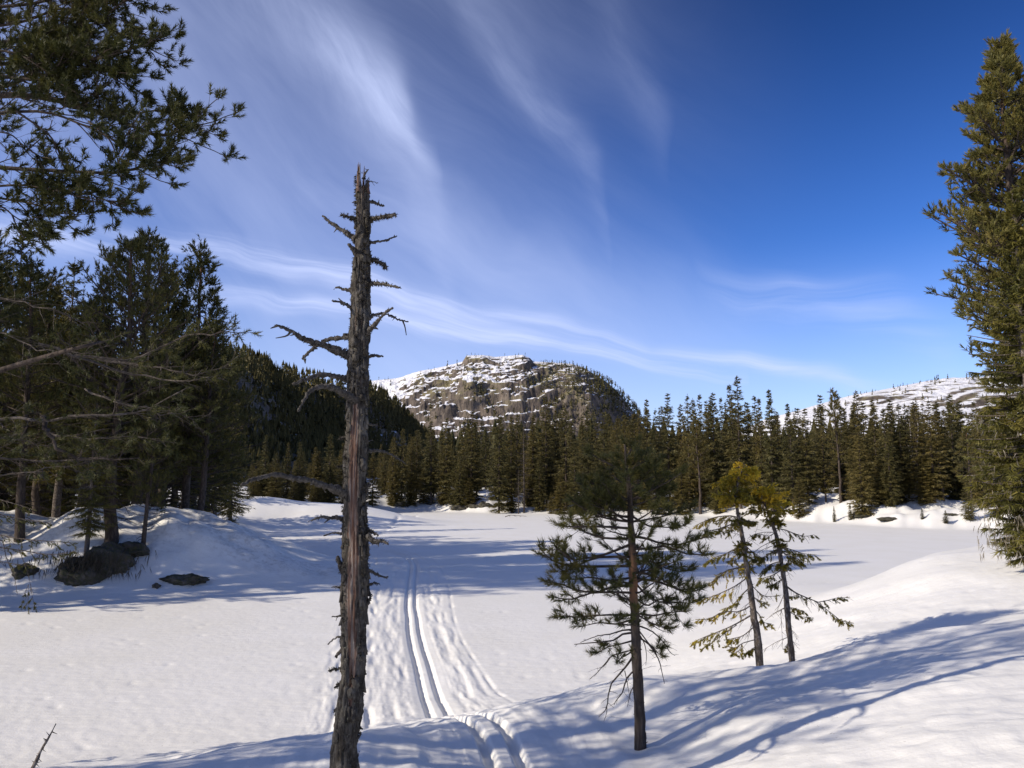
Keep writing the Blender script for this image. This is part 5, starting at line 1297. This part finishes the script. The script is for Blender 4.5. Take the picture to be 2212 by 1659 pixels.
def twin(name_label, trunk, rads, live, bare, cluster, seed, D0, basepx):
    cv = lambda x, y: ((2650 + x / 1.9514) / 1.7938, (1750 + y / 1.9514) / 1.7938)
    rng = np.random.default_rng(seed); bx, by = W(basepx, 1410, D0)[:2]; bz = g1(bx, by); base = np.array([bx, by, bz])
    e = empty('young_spruce', tuple(base), name_label, 'spruce')
    pts = [W(*cv(*q), D0) for q in trunk]; pts[0][2] = min(pts[0][2], bz - .1); m = 34
    tr = spline(pts, m) - base; g = Geo(); rad = np.interp(np.linspace(0, 1, m), [0, .3, .7, 1], rads) * (1 + .07 * rng.normal(size=m)); tr[:, :2] += rng.normal(0, .003, (m, 2)); tube(g, tr, rad, 12, 0.2)
    for q in range(90):
        i = rng.integers(0, m - 4); a = rng.random() * 6.28; d = np.array([cos(a), sin(a), rng.normal(-.2, .4)]); tube(g, [tr[i] + d * rad[i] * .8, tr[i] + d * (rad[i] + rng.uniform(.006, .03))], [.004, .001], 3, .2)
    g.obj('trunk', M_SPBARK, e, True)
    for pts_, r0, n, tl, dens, tint in live:
        P = limb_path(pts_, cv, D0, None, rng, 8) - base; g = Geo(); sh = []; spruce_limb(g, sh, P, r0, rng, n, tl, dens, -.55, tint)
        b = g.obj('branch', M_SPBARK, e, True); gn = Geo(); shoots(gn, sh, 34, .028, .0075, rng, (.5, 1.15)); gn.obj('needles', M_SPRUCE_Y, b)
    for pts_, r0, n in bare:
        P = limb_path(pts_, cv, D0, None, rng, 8) - base; g = Geo(); spruce_limb(g, [], P, r0, rng, n, .14, 0, -.4)
        prop(g.obj('branch', M_SPBARK, e, True), 'bare twiggy branch')
    for (x0, y0, x1, y1, n, tint) in cluster:              # dense yellow-green clusters at the top
        for q in range(n):
            t = rng.random(); cx_ = x0 + (x1 - x0) * rng.random(); cy_ = y0 + (y1 - y0) * t
            tx = np.interp(cy_, [q_[1] for q_ in trunk[::-1]], [q_[0] for q_ in trunk[::-1]]); O = W(*cv(tx, cy_ + 25), D0) - base; E_ = W(*cv(cx_, cy_), D0 + rng.normal(0, .22)) - base
            M_ = (O + E_) / 2 + [0, 0, rng.uniform(-.02, .06)]; P = spline([O, M_, E_], 6); g = Geo(); sh = []
            spruce_limb(g, sh, P, .006, rng, 10, .13, 1.0, -.35, tint + rng.normal(0, .08)); b = g.obj('branch', M_SPBARK, e, True); gn = Geo(); shoots(gn, sh, 34, .028, .0075, rng, (.5, 1.15)); gn.obj('needles', M_SPRUCE_Y, b)
twin('left one of two thin spruces with yellow-green head beyond the snowbank', [(578, 1530), (555, 1380), (530, 1250), (510, 1100), (490, 960), (468, 830), (450, 700), (430, 590), (415, 500), (402, 400), (400, 250), (440, 150), (480, 130)], [.052, .034, .022, .008],
     [([(450, 715), (380, 740), (300, 780), (230, 800), (165, 840)], .010, 20, .16, .95, .55), ([(448, 730), (380, 800), (345, 840)], .007, 10, .14, .9, .5), ([(414, 500), (340, 485), (220, 500), (110, 550)], .010, 22, .17, 1, .55), ([(418, 530), (330, 560), (240, 590), (140, 600)], .010, 20, .17, 1, .5),
      ([(470, 870), (400, 880), (320, 900), (260, 950), (205, 990)], .009, 18, .16, .9, .6), ([(480, 950), (400, 1010), (300, 1060), (200, 1100), (110, 1110)], .009, 20, .15, .8, .65), ([(495, 1030), (430, 1090), (370, 1160), (300, 1190)], .008, 14, .13, .7, .6), ([(512, 1160), (420, 1210), (300, 1210), (200, 1260), (120, 1270)], .009, 20, .15, .8, .65),
      ([(520, 1230), (400, 1300), (290, 1350), (160, 1400), (68, 1442)], .010, 24, .15, .85, .62), ([(400, 1310), (300, 1380), (230, 1430), (165, 1475)], .006, 12, .13, .8, .6), ([(535, 1320), (450, 1390), (380, 1410), (330, 1420)], .007, 14, .13, .9, .55), ([(545, 1420), (440, 1450), (400, 1480), (340, 1475)], .007, 12, .13, .9, .55), ([(560, 1460), (520, 1490), (480, 1520)], .007, 12, .12, .95, .4), ([(440, 1450), (420, 1500), (370, 1528)], .005, 8, .12, .9, .55),
      ([(455, 700), (520, 760), (570, 790), (580, 810)], .008, 14, .14, .9, .4), ([(462, 790), (520, 810), (530, 840)], .007, 10, .13, .8, .4), ([(490, 980), (540, 1040), (600, 1090), (650, 1095), (720, 1088)], .008, 14, .12, .6, .5), ([(500, 1080), (560, 1120), (615, 1140)], .007, 9, .12, .7, .45), ([(525, 1180), (575, 1240), (600, 1290), (660, 1300)], .008, 13, .12, .6, .5), ([(420, 520), (470, 520), (530, 530)], .007, 12, .13, 1, .4), ([(430, 560), (380, 560), (350, 600)], .006, 8, .12, .8, .6)],
     [([(450, 700), (520, 660), (560, 560)], .005, 6), ([(470, 900), (430, 990), (360, 1130)], .005, 6), ([(505, 1130), (460, 1180), (450, 1240)], .005, 5), ([(445, 650), (400, 620), (380, 640)], .004, 4), ([(530, 1260), (500, 1340), (480, 1400)], .005, 6)],
     [(215, 200, 420, 330, 13, .72), (350, 90, 470, 210, 7, .95), (500, 90, 550, 210, 6, 1.0), (250, 300, 460, 410, 12, .70), (400, 160, 520, 330, 7, .55), (380, 480, 480, 560, 5, .35), (410, 690, 470, 790, 5, .40), (450, 830, 490, 890, 3, .45)], 701, 10.3, 1628)
twin('right one of two thin spruces, more bare, with drooping limb to the right', [(820, 1520), (800, 1400), (785, 1200), (765, 1030), (745, 880), (722, 750), (700, 640), (670, 550), (640, 470), (610, 380), (600, 330)], [.042, .032, .024, .008],
     [([(718, 735), (770, 730), (840, 750), (900, 770), (985, 780)], .009, 22, .18, .95, .6), ([(720, 750), (780, 780), (830, 800), (890, 820)], .008, 16, .17, .95, .55), ([(680, 580), (760, 590), (850, 625), (920, 640), (985, 628)], .008, 18, .14, .6, .5), ([(690, 610), (640, 640), (560, 620), (500, 640)], .007, 12, .13, .5, .45), ([(722, 745), (650, 770), (600, 800), (550, 800)], .008, 14, .16, .9, .3),
      ([(735, 830), (660, 850), (590, 900)], .008, 14, .16, .85, .35), ([(742, 890), (680, 930), (620, 950), (570, 960)], .008, 14, .16, .9, .3), ([(750, 960), (700, 990), (650, 1015)], .007, 12, .15, .9, .3), ([(765, 1010), (830, 1060), (930, 1105), (1030, 1140), (1130, 1110), (1225, 1102)], .010, 26, .15, .62, .45), ([(990, 1130), (1060, 1180), (1140, 1240), (1180, 1270), (1250, 1290)], .006, 16, .14, .7, .6),
      ([(782, 1180), (840, 1185), (900, 1205)], .007, 12, .12, .95, .45), ([(788, 1210), (860, 1240), (950, 1255)], .006, 10, .11, .6, .5), ([(800, 1420), (780, 1460), (770, 1500)], .006, 8, .08, .4, .3), ([(770, 1085), (810, 1095), (850, 1090)], .005, 6, .09, .8, .5)],
     [([(780, 1170), (700, 1215), (630, 1265)], .006, 7), ([(780, 1190), (735, 1200), (740, 1330), (748, 1500)], .006, 8), ([(760, 1070), (720, 1160), (690, 1195)], .004, 4), ([(715, 700), (620, 730), (560, 760)], .005, 7), ([(705, 660), (620, 700), (540, 750), (530, 770)], .005, 8), ([(690, 610), (600, 610), (530, 625)], .005, 7), ([(795, 1400), (700, 1440), (590, 1505)], .005, 6), ([(815, 1430), (840, 1455), (860, 1482)], .005, 3), ([(790, 1350), (830, 1360), (870, 1440)], .004, 4), ([(740, 870), (790, 920), (800, 950)], .004, 4), ([(765, 1005), (860, 1080), (950, 1190)], .004, 6), ([(730, 800), (640, 1050), (600, 1090)], .004, 5), ([(725, 760), (780, 830), (810, 900)], .004, 5)],
     [(500, 340, 620, 450, 9, .50), (570, 275, 705, 340, 8, .95), (640, 310, 720, 400, 6, .75), (780, 290, 830, 470, 5, .85), (640, 440, 720, 560, 8, .5), (690, 640, 740, 760, 5, .35), (730, 800, 760, 900, 3, .4)], 702, 10.6, 1708)

# ------------------------------------------------------------------ big pine whose limbs hang into the upper left corner
def overhanging_pine():
    rng = np.random.default_rng(801); bx, by = -6.5, 3.7; bz = g1(bx, by); base = np.array([bx, by, bz]); D0 = 7.9
    e = empty('overhanging_pine', tuple(base), 'tall pine left of the camera whose limbs hang into the upper left of the view', 'pine')
    w_, n_ = pine_tree(9.5, 2.4, 1.9, 802, .19, 14, .09, .014, 60, tw=8, tuft_l=.13, side=.75, top_pow=1.0, dead=4, fans=3)
    w_.obj('trunk', M_BARK, e, True); n_.obj('crown', M_PINE, e)
    def cvp(x, y): return (x, y)
    LB = [([(-200, 235), (0, 205), (150, 218), (270, 250), (380, 290), (440, 285), (488, 262)], .034, 30, .55, 2, .95, 8.0),
          ([(91, 192), (134, 151), (185, 134), (250, 125), (330, 105)], .020, 18, .45, 2, .95, 7.9),
          ([(-200, 345), (0, 362), (120, 368), (235, 373), (310, 370), (380, 352), (418, 350)], .022, 22, .42, 2, .80, 7.7),
          ([(-200, 395), (0, 428), (80, 440), (120, 455), (160, 470)], .014, 14, .36, 2, .90, 7.5), ([(-180, 440), (-20, 440), (40, 470), (100, 500)], .012, 12, .32, 2, .90, 7.4),
          ([(-150, 120), (50, 85), (150, 62), (250, 38), (310, 0)], .024, 24, .50, 2, .95, 8.2), ([(-150, 25), (60, 10), (160, -5), (290, 5)], .020, 22, .48, 2, .95, 8.3),
          ([(-120, 160), (60, 130), (180, 110), (280, 90), (368, 96)], .020, 26, .42, 2, .95, 8.5), ([(-150, 262), (80, 240), (200, 268), (300, 310), (365, 345)], .016, 22, .42, 2, .8, 7.6),
          ([(180, 232), (300, 248), (400, 238), (450, 252)], .012, 14, .30, 2, .95, 8.3), ([(-150, 300), (0, 285), (60, 315), (110, 345)], .010, 12, .34, 2, .35, 7.6), ([(40, 240), (120, 290), (150, 330), (190, 350)], .008, 8, .30, 2, .25, 7.6),
          ([(220, 262), (270, 300), (290, 340), (300, 365)], .008, 9, .30, 2, .5, 7.6), ([(-120, 415), (30, 400), (120, 408), (215, 428), (318, 436)], .012, 16, .30, 2, .75, 7.4), ([(100, 368), (160, 395), (240, 425), (290, 440)], .008, 9, .26, 2, .6, 7.6),
          ([(0, 165), (120, 172), (240, 150), (300, 165)], .014, 20, .38, 2, .95, 8.1), ([(-150, 70), (40, 50), (140, 20), (200, 20)], .018, 24, .45, 2, .95, 8.4), ([(-100, 200), (40, 180), (120, 120), (200, 80)], .018, 22, .45, 2, .95, 8.2), ([(-100, -20), (100, -30), (240, -20), (320, -15)], .018, 18, .45, 2, .95, 8.6), ([(-160, 110), (10, 110), (90, 140), (150, 180)], .014, 22, .40, 2, .95, 7.9)]
    for pts, r0, n, tl, sub, live, D in LB:
        tl = tl * .8; P = spline([W(px * .87 if px > 0 else px, py, (D + rng.normal(0, .08)) * .83) for px, py in pts], 16) - base
        if pts[0][0] <= -100:      # run back to the trunk
            P0 = P[0]; tz = P0[2] - .25; P = np.vstack([spline([np.array([0, 0, tz - .2]), (P0 + [0, 0, tz]) / 2 + [0, 0, .1], P0], 7)[:-1], P])
        g = Geo(); sh = []; tube(g, P, np.linspace(r0 * 1.2, r0 * .22, len(P)), 6, .35, cap=False); n0 = 16; Q = P[-16:]
        side_twigs(g, sh, Q, r0 * .32, rng, n, tl, .35, .04, sub, live, .075, .34, .45)
        # finer second order twigs fill the spray
        for q in range(int(n * .85)):
            i = rng.integers(2, 15); d = unit(np.cross(Q[i] - Q[i - 1], [0, 0, 1]) * rng.choice([-1, 1]) + unit(Q[i] - Q[i - 1]) * rng.uniform(.3, 1.2) + [0, 0, rng.normal(0, .4)])
            tp = curve_to(Q[i], d, tl * rng.uniform(.6, 1.4), .3, rng, 6, .16); tube(g, tp, np.linspace(.007, .003, 6), 3, .3, cap=False); side_twigs(g, sh, tp, .004, rng, 4, tl * .45, .5, .3, 1, live * .95, .075, .34, .45)
        b = g.obj('branch', M_BARK, e, True)
        if sh: gn = Geo(); shoots(gn, sh, 46, .056, .0075, rng, (.5, 1.4)); gn.obj('needles', M_PINE, b)
    LOW = [([(-200, 850), (-60, 822), (0, 800), (100, 770), (180, 748), (222, 738)], .044, 10, .5, .45, 7.6, .40), ([(-200, 900), (0, 905), (90, 908), (170, 905), (260, 896), (310, 882), (400, 835)], .020, 26, .40, .5, 7.9, .3),
           ([(96, 905), (100, 925), (110, 950), (160, 985), (230, 1000), (300, 1000)], .022, 22, .45, .75, 8.0, .45), ([(80, 760), (200, 790), (300, 810), (400, 830), (480, 812)], .014, 30, .40, .35, 8.4, .2), ([(160, 760), (280, 780), (400, 740), (470, 720), (528, 702)], .014, 34, .36, .95, 9.2, .3),
           ([(200, 780), (330, 800), (430, 800), (520, 770)], .012, 32, .36, .9, 9.4, .3), ([(-100, 980), (60, 1000), (160, 990), (240, 985)], .014, 26, .40, .8, 8.3, .3), ([(-150, 1010), (0, 1020), (90, 1010), (220, 985)], .012, 14, .36, .2, 8.3, .2), ([(180, 850), (280, 870), (360, 900), (430, 915)], .010, 26, .42, .4, 8.6, .2),
           ([(-160, 700), (0, 715), (100, 745), (200, 770)], .012, 22, .5, .4, 8.0, .2), ([(100, 930), (200, 950), (300, 950), (360, 960)], .010, 20, .40, .75, 8.7, .3), ([(-160, 930), (-20, 935), (60, 950), (120, 960)], .010, 18, .42, .75, 8.2, .3), ([(-100, 620), (40, 640), (120, 680), (180, 720)], .012, 16, .5, .4, 8.6, .3)]
    for pts, r0, n, tl, live, D, tn in LOW:
        P = spline([W(px, py + (rng.normal(0, 7) if r0 < .03 else 0), (D + rng.normal(0, .15)) * .83) for px, py in pts], 14) - base; r0 = r0 * .85; tl = tl * .85
        P += rng.normal(0, .012, P.shape) * (r0 < .03)
        if pts[0][0] <= -100:
            P0 = P[0]; P = np.vstack([spline([np.array([0, 0, P0[2] + .1]), P0 * [.5, .5, 1] + [0, 0, .1], P0], 6)[:-1], P])
        g = Geo(); sh = []; tube(g, P, np.linspace(r0 * 1.15, r0 * (.55 if r0 > .04 else .25), len(P)), 8, tn, cap=True); Q = P[-14:]
        side_twigs(g, sh, Q, max(.006, r0 * .22), rng, n, tl, -.15, .1, 2, live, .065, .42, .5)
        b = g.obj('branch', M_BARK if tn > .38 else M_TWIG, e, True); prop(b, 'thick reddish limb snapped off at its end' if r0 > .035 else 'low limb with bare grey twigs' if live < .3 else None)
        if sh: gn = Geo(); shoots(gn, sh, 30, .046, .0058, rng, (.5, 1.35)); gn.obj('needles', M_PINE, b)
overhanging_pine()

# ------------------------------------------------------------------ spruce limbs at the left edge, twig in the snow
def edge_spruce():
    rng = np.random.default_rng(821); D0 = 8.6; bx = W(-170, 1200, D0)[0]; bz = g1(bx, D0); base = np.array([bx, D0, bz])
    e = empty('edge_spruce', tuple(base), 'sparse spruce at the left edge with dark twigs drooping over the lake snow', 'spruce')
    g = Geo(); tr = spline([(0, 0, -.2), (.02, 0, .8), (0, .03, 1.7), (.04, 0, 2.5)], 10); tube(g, tr, np.linspace(.05, .012, 10), 8, .2); g.obj('trunk', M_SPBARK, e, True)
    LB = [([(-170, 1130), (-60, 1140), (20, 1160), (90, 1168), (152, 1172)], .010, 22, .16, .8), ([(-170, 1165), (-40, 1178), (40, 1188), (110, 1198), (165, 1190)], .009, 20, .15, .8), ([(-170, 1100), (-40, 1105), (40, 1120), (110, 1130)], .009, 20, .15, .7), ([(-170, 1190), (-50, 1200), (10, 1215), (70, 1222)], .007, 14, .12, .6),
          ([(-100, 1150), (0, 1165), (10, 1195), (22, 1225), (33, 1255), (36, 1278)], .007, 5, .06, .1), ([(40, 1185), (52, 1215), (62, 1245), (66, 1275), (50, 1300)], .004, 5, .08, .4), ([(66, 1262), (70, 1290), (76, 1312)], .003, 4, .06, 1), ([(62, 1265), (60, 1292), (62, 1322)], .003, 4, .06, 1), ([(62, 1262), (52, 1285), (47, 1310)], .003, 4, .06, 1), ([(-170, 1060), (-60, 1065), (20, 1085), (70, 1100)], .008, 16, .14, .7)]
    for pts, r0, n, tl, dens in LB:
        P = spline([W(px, py, D0 + rng.normal(0, .05)) for px, py in pts], 10) - base; g = Geo(); sh = []; spruce_limb(g, sh, P, r0, rng, n, tl, dens, -.45, .35)
        b = g.obj('branch', M_SPBARK, e, True)
        if sh: gn = Geo(); shoots(gn, sh, 28, .022, .006, rng, (.5, 1.15)); gn.obj('needles', M_NEARSPRUCE, b)
    for q in range(34):
        t = rng.uniform(.1, .98); O = np.array([np.interp(t, [0, 1], [0, .04]), 0, 2.5 * t]); a = rng.uniform(pi / 2, 2 * pi * .9); L = .55 * (1.1 - t); P = curve_to(O, [cos(a), sin(a), -.25], L, .1, rng, 6, .05); g = Geo(); sh = []
        spruce_limb(g, sh, P, .006, rng, 12, .12, .8, -.4, .35); b = g.obj('branch', M_SPBARK, e, True); gn = Geo()
        if sh: shoots(gn, sh, 16, .03, .010, rng, (.5, 1.15)); gn.obj('needles', M_NEARSPRUCE, b)
edge_spruce()
def snow_twig():
    P = spline([W(48, 1700, 4.4), W(78, 1645, 4.42), W(88, 1622, 4.45), W(106, 1592, 4.47), W(121, 1563, 4.5)], 14); rng = np.random.default_rng(5); P[0, 2] = g1(P[0, 0], P[0, 1]) - .1
    g = Geo(); b0 = P[0].copy(); tube(g, P - b0, np.linspace(.011, .0022, 14) * (1 + .15 * rng.normal(size=14)), 6, .3)
    for q in range(26):
        i = rng.integers(1, 12); d = unit(rng.normal(size=3) + [0, 0, .6]); tube(g, [P[i] - b0, P[i] - b0 + d * rng.uniform(.008, .035)], [.0035, .001], 4, .3)
    o = g.obj('dead_twig', M_SPBARK, smooth=True); o.location = b0; prop(o, 'thin dark dead twig sticking out of the near snow at lower left', 'twig')
snow_twig()

# ------------------------------------------------------------------ tall trees at the right edge
def right_edge():
    D = 15.0; x = W(2245, 900, D)[0]; z = g1(x, D); h = W(2212, 88, D)[2] - z
    w_, n_ = pine_tree(h, 3.0, 1.65, 851, .16, 24, .085, .019, 150, tw=12, tuft_l=.14, side=.50, top_pow=.34, dead=5, fans=3)
    e = empty('tall_pine', (x, D, z), 'tall sunlit pine at the right edge reaching almost to the top of the picture', 'pine'); w_.obj('trunk', M_BARK, e, True); n_.obj('crown', M_NEARPINE, e)
    D = 14.0; x = W(2228, 900, D)[0]; z = g1(x, D); h = W(2228, 420, D)[2] - z
    w_, n_ = spruce_tree(h, .35, 1.12, 852, .10, 70, .15, .028, 84, 9, .5, thin=.05, dead=.08)
    e = empty('right_edge_spruce', (x, D, z), 'dense green spruce at the right edge with lichen-grey drooping lower limbs', 'spruce'); w_.obj('trunk', M_SPBARK, e, True); n_.obj('crown', M_NEARSPRUCE, e)
    rng = np.random.default_rng(853); g = Geo(); P = []; Dd = []
    for q in range(900):
        a = rng.uniform(0, 6.28); r = rng.uniform(.2, 1.0); zz = rng.uniform(.25, 1.0 + 2.5 * rng.random() ** 3); P.append([r * cos(a), r * sin(a), zz]); Dd.append([rng.normal(0, .3), rng.normal(0, .3), -1])
    needles(g, P, Dd, .08, 5, .12, .010, rng, rng.uniform(.5, 1, 900), (.05, .5)); prop(g.obj('hanging_lichen', M_GREYLICHEN, e), kind='stuff')
    for (px, D, kind, top, lb) in [(2330, 17, 'b', 150, 'pine just outside the right edge'), (2290, 19.5, 's', 560, 'spruce behind the big right edge trees')]:
        x = W(px, 900, D)[0]; z = g1(x, D); src, h0 = GT[kind]; h = W(px, top, D)[2] - z; s_ = h / h0
        place(src, (x, D, z - .1), (s_, s_, s_), 2.2, lb, 'trees at the right edge')
M_NEARPINE = make_foliage('sunlit_pine_needles', (0.050, 0.060, 0.020), (0.125, 0.130, 0.040), (0.23, 0.19, 0.05))  # lighter copy of the pine needles, sunlight put into the colour
M_GREYLICHEN = make_foliage('grey_beard_lichen', (0.08, 0.07, 0.055), (0.20, 0.18, 0.15), (0.32, 0.30, 0.25), 0.2)
right_edge()

# a second pine beside it, left of the camera: its shade falls over the near snow and the trail
_w, _n = pine_tree(9.5, 1.4, 2.7, 861, .16, 12, .10, .018, 84, tw=8, tuft_l=.15, side=.8, top_pow=1.1, dead=3, fans=3)
_e = empty('shading_pine', (-8.2, 2.3, g1(-8.2, 2.3)), 'pine left of the camera, outside the view, whose shade covers the ski trail', 'pine'); _w.obj('trunk', M_BARK, _e, True); _n.obj('crown', M_PINE, _e)
